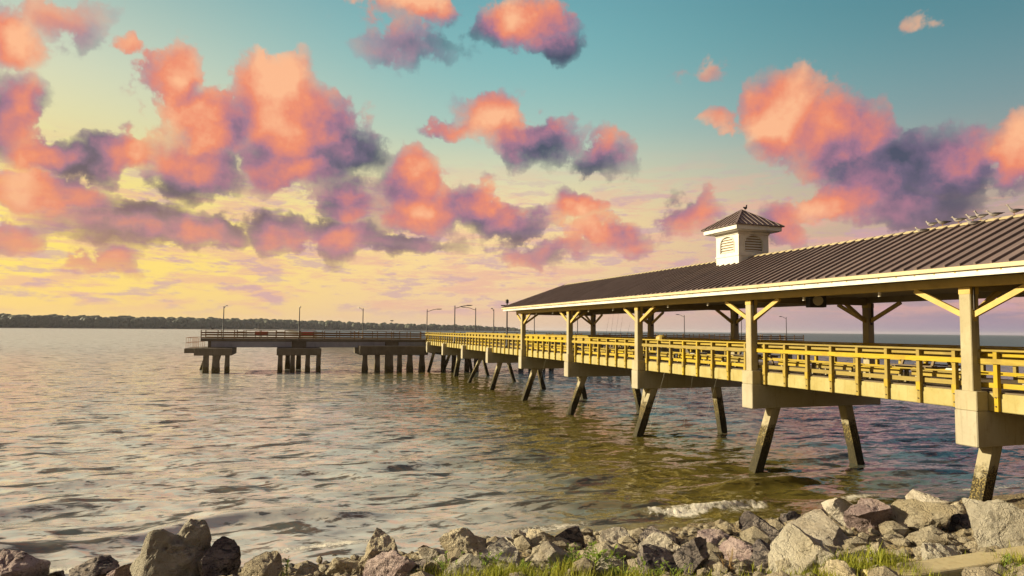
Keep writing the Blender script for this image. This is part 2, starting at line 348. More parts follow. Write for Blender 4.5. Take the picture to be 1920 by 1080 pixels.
def m_leaf(name, c1, c2, trans=0.35):
    m, t, b = mat(name); p = geopos(t); n1, _ = t.noise(p, 5, 4, 0.6); n2, _ = t.noise(p, 40, 2, 0.5)
    col = t.mix(t.mr(t.math('ADD', t.math('MULTIPLY', n1, 0.6), t.math('MULTIPLY', n2, 0.4)), 0.4, 0.62), c1, c2); t.l.new(col, b.inputs['Base Color'])
    b.inputs['Roughness'].default_value = 0.6; b.inputs['Specular IOR Level'].default_value = 0.25
    tr = t.new('ShaderNodeBsdfTranslucent'); t.l.new(col, tr.inputs[0]); mx = t.new('ShaderNodeMixShader'); mx.inputs[0].default_value = trans
    t.l.new(b.outputs[0], mx.inputs[1]); t.l.new(tr.outputs[0], mx.inputs[2]); t.l.new(mx.outputs[0], t.n['Material Output'].inputs[0]); return m
GRASS = m_leaf('grass_blade', (0.19,0.21,0.02,1), (0.34,0.33,0.04,1))
WEED = m_leaf('weed_leaf', (0.145,0.218,0.0289,1), (0.275,0.347,0.0507,1))
DRY = m_leaf('dry_stalk', (0.289,0.204,0.085,1), (0.238,0.136,0.051,1), 0.2)
WOODS = m_leaf('far_canopy', (0.0298,0.0382,0.0187,1), (0.051,0.0595,0.0255,1), 0.1)

# ------------------------------------------------------------------ ground
SHORE, SLOPE, TOP = 17.7, 0.222, 3.93
def bank_z(y): return min(TOP, SLOPE*(SHORE-y)) - 0.26*max(0.0, min(1.0, (y-13.0)/4.0))
def build_bank():
    xs = np.concatenate([np.linspace(-700,-24,14), np.linspace(-18,34,150), np.linspace(40,700,14)])
    ys = np.concatenate([np.linspace(-700,-6,10), np.linspace(-3,24,120)])
    v = []; f = []
    for y in ys:
        for x in xs:
            z = bank_z(y)
            if y > -1: z += 0.20*mnoise.fractal((x*0.9, y*0.9, 3), 1.0, 2.0, 4) + 0.06*mnoise.noise((x*4, y*4, 0))
            v.append((x, y, z))
    nx = len(xs)
    for j in range(len(ys)-1):
        for i in range(nx-1): f.append((j*nx+i, j*nx+i+1, j*nx+nx+i+1, j*nx+nx+i))
    o = MB().add(v, f).build('bank', BANK, smooth=True); tag(o, 'stony earth bank sloping down to the water', kind='structure')
build_bank()

# ------------------------------------------------------------------ water
def m_water():
    m, t, b = mat('sea_water'); p = geopos(t)
    a = t.new('ShaderNodeAttribute'); a.attribute_name = 'foam'; fo = a.outputs['Fac']
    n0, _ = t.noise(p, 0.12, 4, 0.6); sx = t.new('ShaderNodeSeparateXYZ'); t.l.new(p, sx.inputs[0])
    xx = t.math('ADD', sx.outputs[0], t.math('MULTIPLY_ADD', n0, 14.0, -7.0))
    pale, olive, bluish = (0.47,0.455,0.40,1), (0.110,0.088,0.020,1), (0.070,0.100,0.115,1)   # sky glare, dark pier reflection, bluer sky reflection beyond, painted in as water colours
    col = t.mix(t.mr(xx, 0.0, 13.0), pale, olive); col = t.mix(t.mr(xx, 19.0, 27.0), col, bluish)
    t.l.new(t.mix(t.mr(xx, 15.0, 27.0), (1, 1, 1, 1), (0.66, 0.86, 1.0, 1)), b.inputs['Specular Tint'])  # bluer reflected sky put into the specular tint right of the pier
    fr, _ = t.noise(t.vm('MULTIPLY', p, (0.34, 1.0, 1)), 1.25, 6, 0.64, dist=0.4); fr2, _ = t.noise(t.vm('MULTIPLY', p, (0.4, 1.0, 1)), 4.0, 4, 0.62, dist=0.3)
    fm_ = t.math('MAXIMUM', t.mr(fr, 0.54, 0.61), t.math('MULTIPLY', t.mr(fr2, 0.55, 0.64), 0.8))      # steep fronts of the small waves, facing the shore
    col = t.mix(t.math('MULTIPLY', fm_, 0.82), col, (0.05, 0.042, 0.016, 1))      # missing sky reflection on the steep fronts, painted into the colour as dark
    nf, _ = t.noise(p, 7.0, 8, 0.72); nf2, _ = t.noise(p, 2.0, 4, 0.6)
    fm = t.mr(t.math('ADD', fo, t.math('ADD', t.math('MULTIPLY_ADD', nf, 1.5, -0.75), t.math('MULTIPLY_ADD', nf2, 0.9, -0.45))), 0.45, 1.0)
    fm = t.math('MULTIPLY', fm, t.mr(fo, 0.03, 0.2))
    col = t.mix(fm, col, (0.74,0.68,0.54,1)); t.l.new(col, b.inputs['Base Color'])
    off = t.mr(t.vm('LENGTH', p), 40.0, 300.0, 0.09, 0.55)   # open water is wind roughened below what the sheet resolves
    t.l.new(t.math('MAXIMUM', off, t.math('MULTIPLY', fm, 0.7)), b.inputs['Roughness']); b.inputs['IOR'].default_value = 1.7
    # ripples as slopes: hold at any distance, where a bump would be filtered flat
    nn = t.new('ShaderNodeNewGeometry').outputs['Normal']
    _, r1 = t.noise(t.vm('MULTIPLY', p, (0.5, 1.0, 1)), 4.6, 4, 0.65, dist=0.3); _, r2 = t.noise(t.vm('MULTIPLY', p, (0.42, 1.0, 1)), 1.3, 3, 0.55, dist=0.3)
    o1 = t.vm('MULTIPLY_ADD', r1, (0.24, 0.44, 0), (-0.12, -0.22, 0)); o2 = t.vm('MULTIPLY_ADD', r2, (0.18, 0.42, 0), (-0.09, -0.21, 0))
    cbf = t.new('ShaderNodeCombineXYZ'); t.l.new(t.math('MULTIPLY', fm_, -0.42), cbf.inputs[1])
    nn = t.vm('NORMALIZE', t.vm('ADD', t.vm('ADD', nn, cbf.outputs[0]), t.vm('ADD', o1, o2)))
    bn = t.new('ShaderNodeBump'); bn.inputs['Strength'].default_value = 0.8; bn.inputs['Distance'].default_value = 0.08
    t.l.new(t.math('MULTIPLY', nf, fm), bn.inputs['Height']); t.l.new(nn, bn.inputs['Normal']); t.l.new(bn.outputs[0], b.inputs['Normal']); return m
WATER = m_water()
def build_water():
    rs = [13.5]
    while rs[-1] < 420: rs.append(rs[-1]*1.0048)
    while rs[-1] < 15000: rs.append(rs[-1]*1.09)
    rs = np.array(rs); az = np.linspace(R(-62), R(86), 1180)
    rr, aa = np.meshgrid(rs, az, indexing='ij'); X = rr*np.sin(aa); Y = rr*np.cos(aa)
    cell = np.maximum(rr*0.0048, 0.5*rr*(az[1]-az[0]))
    Z = np.zeros_like(X); dX = np.zeros_like(X); dY = np.zeros_like(X)
    g = np.random.default_rng(11)
    gust = 0.75+0.35*np.sin(X*0.045+1.3+0.8*np.sin(Y*0.03))*np.sin(Y*0.06+0.4*np.sin(X*0.05))
    for i in range(110):
        lam = 0.32*(7.5/0.32)**(g.random()**1.2); k = 2*np.pi/lam
        th = R(-100)+g.normal()*R(30)            # running towards the shore
        slope = 0.012 if lam > 2.2 else (0.021 if lam > 0.7 else 0.018)
        amp = slope/k; kx, ky = k*np.cos(th), k*np.sin(th); ph = kx*X+ky*Y+g.random()*6.283
        fade = np.clip((lam/cell-2.5)/3.0, 0, 1)*gust
        Z += amp*np.cos(ph)*fade; q = 0.8*amp*fade
        dX -= q*np.cos(th)*np.sin(ph); dY -= q*np.sin(th)*np.sin(ph)
    # swell steepening on the shore
    for (yc, am, wd_, s1, s2, ln) in ((20.1,0.34,0.42,0.31,1.2,0.55),(23.4,0.16,0.55,0.23,2.9,0.42),(27.5,0.13,0.7,0.17,0.2,0.36),(33.0,0.11,0.9,0.12,4.0,0.25),(40.0,0.10,1.0,0.10,2.0,0.2)):
        c = yc + 0.55*np.sin(X*s1+s2) + 0.25*np.sin(X*0.83+s2*2)
        mod = np.clip(0.45+0.75*np.sin(X*ln+s2*1.7)*np.sin(X*0.21+s2), 0, 1)
        d = Y-c; Z += am*mod/np.cosh(np.where(d < 0, d/(wd_*0.7), d/(wd_*1.5)))**2
    # breaking wave beside the boulders
    cb = 18.25+0.14*np.sin(X*0.9); gate = np.exp(-((X-12.6)/2.7)**4)
    Z += 0.30*gate/np.cosh((Y-cb)/0.30)**2
    lump = np.zeros_like(X)
    for _ in range(26):
        a_ = g.random()*6.283; k_ = 5.0*(9.0**g.random()); lump += np.sin(k_*(np.cos(a_)*X+np.sin(a_)*Y)+g.random()*6.283)
    lump /= 3.6
    foam = gate*(0.95+0.30*np.sin(X*1.7+0.5)*np.sin(X*0.63+1.0))*np.exp(-((Y-cb+0.16+0.10*np.sin(X*2.3))/0.33)**2)*(1+0.22*lump)
    Z += 0.018*foam*lump
    edge = np.exp(-((Y-17.95-0.25*np.sin(X*0.7))/0.38)**2)*(0.55+0.25*np.sin(X*1.1))
    foam = np.maximum(foam, edge)
    calm = np.clip((Y-16.8)/2.2, 0.25, 1); Z *= np.where(Y < 21, calm, 1.0)
    nr, na = X.shape
    co_ = np.stack([X+dX, Y+dY, Z], -1).reshape(-1, 3)
    idx = np.arange(nr*na).reshape(nr, na)
    q = np.stack([idx[:-1,:-1], idx[:-1,1:], idx[1:,1:], idx[1:,:-1]], -1).reshape(-1, 4)[:, ::-1]
    yc = co_[:, 1][q].max(1); q = q[yc > 15.5]
    me = bpy.data.meshes.new('water'); me.vertices.add(len(co_)); me.vertices.foreach_set('co', co_.astype(np.float32).ravel())
    me.loops.add(q.size); me.loops.foreach_set('vertex_index', q.astype(np.int32).ravel())
    me.polygons.add(len(q)); me.polygons.foreach_set('loop_start', np.arange(0, q.size, 4, dtype=np.int32)); me.polygons.foreach_set('loop_total', np.full(len(q), 4, np.int32))
    me.update(calc_edges=True); me.polygons.foreach_set('use_smooth', np.ones(len(q), bool))
    at = me.attributes.new('foam', 'FLOAT', 'POINT'); at.data.foreach_set('value', foam.astype(np.float32).ravel())
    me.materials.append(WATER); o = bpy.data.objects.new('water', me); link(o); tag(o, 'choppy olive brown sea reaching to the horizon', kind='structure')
build_water()

# ------------------------------------------------------------------ far wooded shore
def build_far():
    def I(x, xs, ys): return float(np.interp(x, xs, ys))
    dist = lambda x: I(x, [-700,-200,0,400,800,1000], [1300,1450,1550,1800,2300,2900])
    topy = lambda x: I(x, [-700,0,200,380,500,600,700,800,880,960,1000], [590,592,593.5,596,598,600.5,604.5,606.5,608.5,613,619.5])
    ico = bmesh.new(); bmesh.ops.create_icosphere(ico, subdivisions=2, radius=1.0)
    iv = np.array([v.co[:] for v in ico.verts]); fi = [tuple(v.index for v in f.verts) for f in ico.faces]; ico.free()
    b = MB(); low = MB()
    n = 1500
    for i in range(n):
        x = -700+1700*(i+rnd.random())/n; D = dist(x); d = ray(x, 612); h = Vector((d.x, d.y, 0)).normalized()
        row = rnd.random(); Dd = D*(1+0.05*row); p = h*Dd
        tz = EYE+(614-0.0+0.0098*(x-480)*0.0-topy(x))/F_PX*Dd*1.0
        hz = EYE + ((608.9+0.0100*x) - topy(x))/F_PX*Dd
        H = max(4.0, hz*(0.66+0.34*rnd.random()**1.5)*(0.92+0.14*row)); rr_ = H*(0.24+0.14*rnd.random())
        for zc, s in ((H-rr_, 1.0), (H*0.45, 1.15)):
            off = rnd.random()*50
            vs = [(p.x+q[0]*rr_*s*1.25, p.y+q[1]*rr_*s*1.25, zc+q[2]*rr_*s+0.3*rr_*mnoise.noise((q[0]*2+off, q[1]*2, q[2]*2))) for q in iv]
            b.add(vs, fi)
        if i % 4 == 0: pass
    o = b.build('far_woodland', WOODS, smooth=False); tag(o, 'dark band of trees along the far shore', kind='stuff')
    v = []; f = []
    xs = np.linspace(-700, 1000, 60)
    for x in xs:
        d = ray(x, 612); h = Vector((d.x, d.y, 0)).normalized(); D = dist(x)
        v += [tuple(h*(D*0.985)+Vector((0,0,-0.5))), tuple(h*(D*0.992)+Vector((0,0,1.2))), tuple(h*(D*1.12)+Vector((0,0,2.0)))]
    for i in range(len(xs)-1):
        for j in range(2): f.append((i*3+j, i*3+3+j, i*3+4+j, i*3+1+j))
    o = MB().add(v, f).build('far_shore', BANK, smooth=True); tag(o, 'low far shore under the trees', kind='structure')
build_far()

# ------------------------------------------------------------------ pier
X0, W, A0, BAY = 17.84, 6.46, 13.31, 9.144
X1 = X0+W; ZR, ZS, ZD = 5.135, 3.47, 4.00
S0, S1 = X0+0.36, X1-0.36                  # slab edges, inboard of the column faces
YT = 89.6                                   # landward face of the cross-shaped head
A = lambda k: A0+BAY*k+0.165                # centre of bent k
KS = list(range(-1, 9))
pier = tag(empty('fishing_pier', (X0+W/2, 40, 0)), 'long concrete fishing pier walkway with yellow wooden railings on slanted piles', 'pier')
PL = Vector(pier.location)
def ppart(mb, name, mt, parent=pier, smooth=False):
    o = mb.build(name, mt, None, smooth=smooth); o.parent = parent
    o.matrix_parent_inverse = Matrix.Translation(-pier.location) if True else Matrix()
    return o
def child(o, parent, base):                # keep world placement under an unrotated parent chain
    o.parent = parent; o.location = Vector(o.location)-Vector(base); return o
# deck spans
ends = [-6.0]+[A(k) for k in KS]+[YT]
for i in range(len(ends)-1):
    y0, y1 = ends[i]+0.012, ends[i+1]-0.012
    o = MB().box(S0, S1, y0, y1, ZS, ZD-0.04, 0.02).build('deck_slab', CONC_SLAB); child(o, pier, PL)
# pile caps and piles
def pile_mesh(p_top, p_foot, half, jacket=0.0, seed=0):
    b = MB(); a, c = Vector(p_top), Vector(p_foot); ring = []
    n = 14; v = []; f = []
    for i in range(n+1):
        t_ = i/n; p = a.lerp(c, t_); h = half
        low = max(0.0, min(1.0, (1.5-p.z)/0.9))
        for j in range(12):
            cx, cy = [(-1,-1),(-.4,-1),(.4,-1),(1,-1),(1,-.4),(1,.4),(1,1),(.4,1),(-.4,1),(-1,1),(-1,.4),(-1,-.4)][j]
            if abs(cx) == 1 and abs(cy) == 1: cx *= 0.93; cy *= 0.93
            r = h*(1+jacket*low) + low*0.035*mnoise.noise((p.z*3.1+seed, cx*2+seed, cy*2))*1.6
            v.append((p.x+cx*r, p.y+cy*r, p.z))
    for i in range(n):
        for j in range(12): f.append((i*12+j, i*12+(j+1)%12, (i+1)*12+(j+1)%12, (i+1)*12+j))
    f.append(tuple(range(11,-1,-1))); f.append(tuple(range(n*12, n*12+12)))
    return b.add(v, f)
CB = 2.50                                  # underside of caps
for k in KS:
    y = A(k); cap = MB()
    cap.box(X0-0.10, X1+0.10, y-0.325, y+0.325, CB, ZS-0.004, 0.025)
    co_ = cap.build('pile_cap', CONC_CAP); child(co_, pier, PL)
    for s, xe in ((-1, X0), (1, X1)):      # upstands that clasp the slab edge
        b = MB().box(min(xe+s*0.085, xe-s*0.352), max(xe+s*0.085, xe-s*0.352), y-0.32, y+0.32, ZS-0.002, ZD if k < 5 else ZD-0.12, 0.02)
        e = b.build('cap_upstand', CONC if k < 5 else CONC_CAP); child(e, co_, (0,0,0))
    if k == -1: continue
    dz = CB+4.0
    def pile(xt, xf, yt, yf, hw=0.185, jk=0.0):
        # xf/yf are given at the water level
        sx = (xf-xt)/CB; sy = (yf-yt)/CB
        b = pile_mesh((xt, yt, CB+0.02), (xt+sx*dz, yt+sy*dz, -4.0 if k > 0 else -0.6), hw, jk, k*3.7)
        if k == 0: b = pile_mesh((xt, yt, CB+0.02), (xt+sx*(CB+0.4), yt+sy*(CB+0.4), -0.4), hw, jk, k)
        q = b.build('pile', CONC_PILE); child(q, co_, (0,0,0))
    if k == 8: pile(X0+0.9, X0+0.35, y, y+0.5, jk=0.0); pile(X0+3.1, X0+2.3, y, y+0.4); pile(X1-0.9, X1-0.4, y, y)
    elif k == 7: pile(X0+2.0, X0+1.6, y, y, 0.24, 0.1); pile(X1-1.6, X1-0.9, y, y)
    elif k == 2: pile(X0+1.0, X0+0.1, y-0.05, y, 0.21, 0.05); pile(X0+0.75, X0+0.72, y+0.12, y+0.9, 0.16); pile(X1-1.45, X1-1.05, y, y, 0.21)
    elif k == 6: pile(X0+2.0, X0+0.75, y, y); pile(X1-1.5, X1-0.7, y, y)
    elif k == 0: pile(X0+0.85, X0+0.15, y, y+0.1, 0.20); pile(X1-1.2, X1-0.4, y, y, 0.20)
    else: pile(X0+1.2, X0+0.2+0.1*(k % 3), y, y, 0.21, 0.06); pile(X1-1.55, X1-0.95, y, y, 0.21, 0.06)

# railing: one bay is posts + boards; boards share meshes
post_me = MB().box(-0.045, 0.095, -0.055, 0.055, ZS+0.01, ZR-0.057, 0.006).mesh('post', WOOD_Z)
block_me = MB().box(-0.062, 0.0, -0.07, 0.07, ZR-1.27, ZR-1.02, 0.005).mesh('post_block', WOOD_Z)
bolt_me = MB().tube([(-0.075,0,0),(-0.045,0,0)], 0.018, 8).mesh('bolt', BOLT)
def railing_bay(y0, y1, side, n, parent, base, near=True, pl=None):
    """side -1: outer face at X0; +1 at X1"""
    xs = S0 if side < 0 else S1
    rail = empty('railing', (xs, (y0+y1)/2, ZD)); child(rail, parent, base); rb = Vector((xs, (y0+y1)/2, ZD))
    Bx = lambda a, b: (min(xs-side*a, xs-side*b), max(xs-side*a, xs-side*b))
    def board(name, a, b, z0, z1, ya=y0, yb=y1, mt=WOOD_Y):
        x_0, x_1 = Bx(a, b); o = MB().box(x_0-xs, x_1-xs, ya-(y0+y1)/2, yb-(y0+y1)/2, z0-ZD, z1-ZD, 0.005).build(name, mt); o.parent = rail
    board('top_rail', -0.115, 0.165, ZR-0.055, ZR, y0, y1)
    board('upper_board', 0.050, 0.088, ZR-0.19, ZR-0.10)
    board('hand_rail', -0.145, -0.102, ZR-0.385, ZR-0.245, y0-0.02, y1+0.02)
    board('middle_rail', 0.050, 0.125, ZR-0.665, ZR-0.627)
    board('kick_board', 0.050, 0.090, ZR-1.035, ZR-0.90)
    if side > 0: board('back_board', 0.092, 0.130, ZR-0.47, ZR-0.06)
    st = (y1-y0)/n
    for i in range(n):
        y = y0+st*(i+0.5)
        me = post_me
        o = inst('post', me, rail, (-0.05 if side < 0 else 0.05, y-(y0+y1)/2, -ZD), 0 if side < 0 else math.pi)
        if near:
            q = inst('post_block', block_me, rail, (-0.052 if side < 0 else 0.052, y-(y0+y1)/2, -ZD), 0 if side < 0 else math.pi)
            for zz in (3.62, 3.86): inst('bolt', bolt_me, rail, ((-0.05 if side < 0 else 0.05), y-(y0+y1)/2, zz-ZD), 0 if side < 0 else math.pi)
for i, k in enumerate(KS):
    y0 = A(k)+0.02; y1 = (A(k+1)-0.02) if k < 8 else YT-0.05
    nn = 8 if k < 8 else 2
    railing_bay(y0, y1, -1, nn, pier, PL, near=(-1 <= k <= 3))
    railing_bay(y0, y1, 1, nn, pier, PL, near=False)
railing_bay(-5.9, A(-1)-0.2, -1, 8, pier, PL, near=False); railing_bay(-5.9, A(-1)-0.2, 1, 8, pier, PL, near=False)
# deck planks as geometry beyond the eye: surface boards over the slab, one per 0.3 m up to the pavilion end would not show; thin wearing course
o = MB().box(S0+0.06, S1-0.06, -6, YT, ZD-0.036, ZD-0.004).build('deck_surface', WOOD_D); child(o, pier, PL)

# ------------------------------------------------------------------ pier head (cross arm)
XL, XR, YB = -9.6, 82.0, YT+5.4
head = tag(empty('pier_head', (18, YT+2.7, 0)), 'dark cross arm at the seaward end of the pier with low notched railing', 'pier')
HL = Vector(head.location)
cen = [-8.3+0.4, 1.9, 13.7, 22.5, 33.5, 44.0, 54.5, 65.0, 78.0]
edges = [XL]+[(c) for c in cen[1:-1]]+[XR]
for i in range(len(edges)-1):
    a, b = edges[i]+0.01, edges[i+1]-0.01
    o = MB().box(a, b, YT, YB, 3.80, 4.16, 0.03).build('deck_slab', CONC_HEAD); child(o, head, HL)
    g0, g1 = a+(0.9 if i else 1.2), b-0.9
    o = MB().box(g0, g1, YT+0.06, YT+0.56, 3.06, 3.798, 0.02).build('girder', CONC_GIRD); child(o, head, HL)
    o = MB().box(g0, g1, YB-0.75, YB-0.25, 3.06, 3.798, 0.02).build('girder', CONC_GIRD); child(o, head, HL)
for i, c in enumerate(cen):
    wdt = [2.1, 2.65, 4.4, 2.6, 2.6, 2.6, 2.6, 2.6, 2.6][i]
    y0 = YT-2.3
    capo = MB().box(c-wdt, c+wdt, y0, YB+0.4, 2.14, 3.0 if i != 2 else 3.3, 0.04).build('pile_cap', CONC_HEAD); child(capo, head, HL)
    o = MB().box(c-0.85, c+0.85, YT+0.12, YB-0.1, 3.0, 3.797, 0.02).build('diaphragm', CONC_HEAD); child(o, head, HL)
    xs = [(-0.8,.24),(0.3,.3),(1.55,.2)] if i == 0 else ([(-2.2,.21),(-0.75,.21),(1.05,.21),(2.35,.21)] if i != 2 else [(-3.7,.22),(-2.1,.22),(-0.6,.36),(0.75,.22),(2.1,.24),(3.7,.24)])
    for j, (dx, hw) in enumerate(xs):
        b = pile_mesh((c+dx, y0+0.5, 2.16), (c+dx, y0+0.5, -4), hw*1.3, 0.35 if (i == 2 and j in (0, 4, 5)) else 0.12, i*2+j)
        q = b.build('pile', CONC_HEAD); child(q, capo, (0,0,0))
    if i < 3:
        for j, dx in enumerate((-1.3, 0.1)):
            b = pile_mesh((c+dx, YB-0.6, 2.16), (c+dx-(1.6 if i == 0 else 0), YB-0.6, -4), 0.30, 0.1, i+j*5); q = b.build('pile', CONC_HEAD); child(q, capo, (0,0,0))
hpost = MB().box(-0.05, 0.05, -0.05, 0.05, 0, 1.0, 0.005).mesh('post', WOOD_X)
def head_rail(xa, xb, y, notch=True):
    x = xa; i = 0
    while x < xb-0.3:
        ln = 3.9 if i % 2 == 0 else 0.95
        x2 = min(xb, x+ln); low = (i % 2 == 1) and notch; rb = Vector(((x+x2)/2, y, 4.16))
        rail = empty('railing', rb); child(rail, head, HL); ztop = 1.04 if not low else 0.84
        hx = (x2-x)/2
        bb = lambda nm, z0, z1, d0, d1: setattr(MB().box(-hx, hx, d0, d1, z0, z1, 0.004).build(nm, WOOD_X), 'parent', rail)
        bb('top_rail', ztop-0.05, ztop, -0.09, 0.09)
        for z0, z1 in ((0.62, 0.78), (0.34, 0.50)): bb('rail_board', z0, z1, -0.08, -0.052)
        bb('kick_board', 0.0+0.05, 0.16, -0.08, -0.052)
        n = 2 if not low else 0
        for j in range(n+1 if not low else 0):
            px_ = -hx+0.06+(2*hx-0.12)*j/max(1, n); inst('post', hpost, rail, (px_, 0, 0), 0, (1, 1, ztop-0.052))
        x = x2; i += 1
head_rail(XL, X0-0.2, YT+0.12); head_rail(X1+0.3, XR, YT+0.12); head_rail(XL, XR, YB-0.12)
# orange ladder cage at the left end
cage = MB()
for i in range(7):
    for yy in (YT-1.6, YB-0.2): cage.tube([(-10.95+i*0.22, yy, 3.0), (-10.95+i*0.22, yy, 4.25)], 0.022, 6)
for z in (4.25, 3.65):
    for yy in (YT-1.6, YB-0.2): cage.tube([(-10.97, yy, z), (-9.7, yy, z)], 0.026, 6)
    cage.tube([(-10.95, YT-1.6, z), (-10.95, YB-0.2, z)], 0.026, 6)
o = cage.build('landing_rail', RUST); child(o, head, HL); o['label'] = 'orange painted tube railing round the landing'
o = MB().box(-11.1, -8.0, YT-2.0, YB, 2.42, 2.98, 0.04).build('landing', CONC_HEAD); child(o, head, HL)

# ------------------------------------------------------------------ pavilion
XC = X0+W/2; OV = 0.87; EX0, EX1 = X0-OV, X1+OV; ZE, ZRG = 7.36, 9.15; RUN = XC-EX0
YE0, YE1 = 0.6, 52.4; HIP = 3.75; TANP = (ZRG-ZE)/RUN
pav = tag(empty('pavilion', (XC, 27, ZD)), 'open sided pavilion over the pier with brown standing seam metal roof and cream columns', 'pavilion')
VL = Vector(pav.location)
def pp(o, parent=pav, base=None): return child(o, parent, base if base is not None else VL)
KC = [-1, 0, 1, 2, 3, 4]
BZ0, BZ1 = 6.86, 7.12
col_me = MB().box(-0.165, 0.165, -0.165, 0.165, 0, BZ0-ZD+0.02, 0.018).mesh('column', CONC)
plate_me = MB().box(-0.172, 0.172, -0.172, 0.172, 0, 0.20, 0.01).mesh('column_head', CREAM)
strap_me = MB().box(-0.03, 0.03, -0.02, 0.02, -0.62, 0.0).mesh('strap', BOLT)
for k in KC:
    for s, x in ((-1, X0+0.165), (1, X1-0.165)):
        c = inst('column', col_me, None, (x, A(k), ZD-0.02)); pp(c)
        q = inst('column_head', plate_me, c, (0, 0, BZ0-ZD-0.19))
        q = inst('strap', strap_me, c, (0.05*s, -0.187, BZ0-ZD+0.0))
        for d in (-1, 1):
            if k == 4 and d == 1: rn = 1.5
            else: rn = 1.65
            z0 = BZ0-0.78
            b = MB().beam((x, A(k)+d*0.15, z0), (x, A(k)+d*rn, BZ0-0.02), 0.10, 0.15)
            pp(b.build('brace', CREAM))
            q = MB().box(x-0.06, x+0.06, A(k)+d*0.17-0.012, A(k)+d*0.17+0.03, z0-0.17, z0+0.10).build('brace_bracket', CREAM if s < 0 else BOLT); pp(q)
        b = MB().beam((x-s*0.15, A(k), BZ0-0.80), (x-s*1.3, A(k), BZ0+0.0), 0.10, 0.14); pp(b.build('brace', CREAM))
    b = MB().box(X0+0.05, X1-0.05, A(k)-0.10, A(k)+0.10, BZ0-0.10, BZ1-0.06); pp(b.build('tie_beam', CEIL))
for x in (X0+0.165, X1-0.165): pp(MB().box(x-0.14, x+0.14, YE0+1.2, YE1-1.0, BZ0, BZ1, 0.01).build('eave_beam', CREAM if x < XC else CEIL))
# ceiling and soffit
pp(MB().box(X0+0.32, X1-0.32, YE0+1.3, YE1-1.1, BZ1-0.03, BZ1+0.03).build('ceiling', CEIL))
sb = MB()
for i in range(int((YE1-YE0)/0.61)):
    y = YE0+0.3+i*0.61
    for s in (-1, 1):
        xa, xb = (EX0+0.06, X0+0.30) if s < 0 else (X1-0.30, EX1-0.06)
        za = ZE-0.16
        sb.beam((xa if s < 0 else xb, y, za-0.02), (xb if s < 0 else xa, y, za+0.28), 0.045, 0.14)
pp(tag(sb.build('rafter_tails', CREAM), kind='stuff'))
# fascia and drip edge, four sides
def ring(name, x0, x1, y0, y1, z0, z1, th, mt, par=pav, base=None):
    for nm, bx in ((name, (x0, x0+th, y0, y1)), (name, (x1-th, x1, y0, y1)), (name, (x0+th, x1-th, y0, y0+th)), (name, (x0+th, x1-th, y1-th, y1))):
        o = MB().box(*bx, z0, z1, 0.006).build(nm, mt); pp(o, par, base)
ring('fascia', EX0+0.06, EX1-0.06, YE0+0.06, YE1-0.06, ZE-0.29, ZE-0.125, 0.05, WHITE)
ring('gutter', EX0-0.03, EX1+0.03, YE0-0.03, YE1+0.03, ZE-0.125, ZE-0.012, 0.14, TRIM)
# roof
roof = empty('roof', (XC, 27, ZE)); pp(roof); RL = Vector((XC, 27, ZE))
def slab(pts, up_, th, name, mt):
    """thin plate from a polygon; up_ is the normal"""
    n = len(pts); v = [Vector(p) for p in pts]+[Vector(p)-Vector(up_)*th for p in pts]
    f = [tuple(range(n)), tuple(range(2*n-1, n-1, -1))]+[(i, i+n, (i+1)%n+n, (i+1)%n) for i in range(n)]
    return MB().add(v, f)
PITCH_W = 0.425
for s in (-1, 1):
    ex = EX0 if s < 0 else EX1
    nrm = Vector((s*TANP, 0, 1)).normalized()
    y = YE0
    while y < YE1-0.02:
        y2 = min(YE1, y+PITCH_W)
        def reach(q):   # horizontal distance from the eave that this line can climb
            return max(0.0, min(RUN, (q-YE0)/HIP*RUN, (YE1-q)/HIP*RUN))
        r1, r2 = reach(y), reach(y2)
        P = lambda q, r: (ex-s*r, q, ZE+TANP*r)
        pts = [P(y, 0), P(y2, 0), P(y2, r2)]+([P(y, r1)] if r1 > 1e-3 else [])
        b = slab(pts if s > 0 else pts[::-1], nrm, 0.02, 'roof_panel', ROOF)
        if r2 > 0.15 and y2 < YE1-0.05:
            a_, c_ = Vector(P(y2, -0.01)), Vector(P(y2, r2-0.02)); b.beam(a_+nrm*0.022, c_+nrm*0.022, 0.06, 0.085, nrm)
        o = b.build('roof_panel', ROOF); child(o, roof, RL); y = y2
for e, yy in ((0, YE0), (1, YE1)):
    d = 1 if e == 0 else -1; nrm = Vector((0, -d*(ZRG-ZE)/HIP, 1)).normalized()
    x = EX0
    while x < EX1-0.02:
        x2 = min(EX1, x+PITCH_W); rc = lambda q: max(0.0, min(HIP, (q-EX0)/RUN*HIP, (EX1-q)/RUN*HIP))
        r1, r2 = rc(x), rc(x2); P = lambda q, r: (q, yy+d*r, ZE+(ZRG-ZE)*r/HIP)
        pts = [P(x, 0), P(x2, 0)]+([P(x2, r2)] if r2 > 1e-3 else [])+([P(x, r1)] if r1 > 1e-3 else [])
        if len(pts) > 2:
            b = slab(pts if e == 0 else pts[::-1], nrm, 0.02, 'roof_panel', ROOF)
            if r2 > 0.2: b.beam(Vector(P(x2, 0))+nrm*0.022, Vector(P(x2, r2-0.02))+nrm*0.022, 0.035, 0.05, nrm)
            o = b.build('roof_panel', ROOF); child(o, roof, RL)
        x = x2
rc = MB()
for s in (-1, 1): rc.beam((XC+s*0.085, YE0+HIP-0.1, ZRG+0.005), (XC+s*0.085, YE1-HIP+0.1, ZRG+0.005), 0.19, 0.035, Vector((s*TANP, 0, 1)))
o = rc.build('ridge_cap', TRIM); child(o, roof, RL)
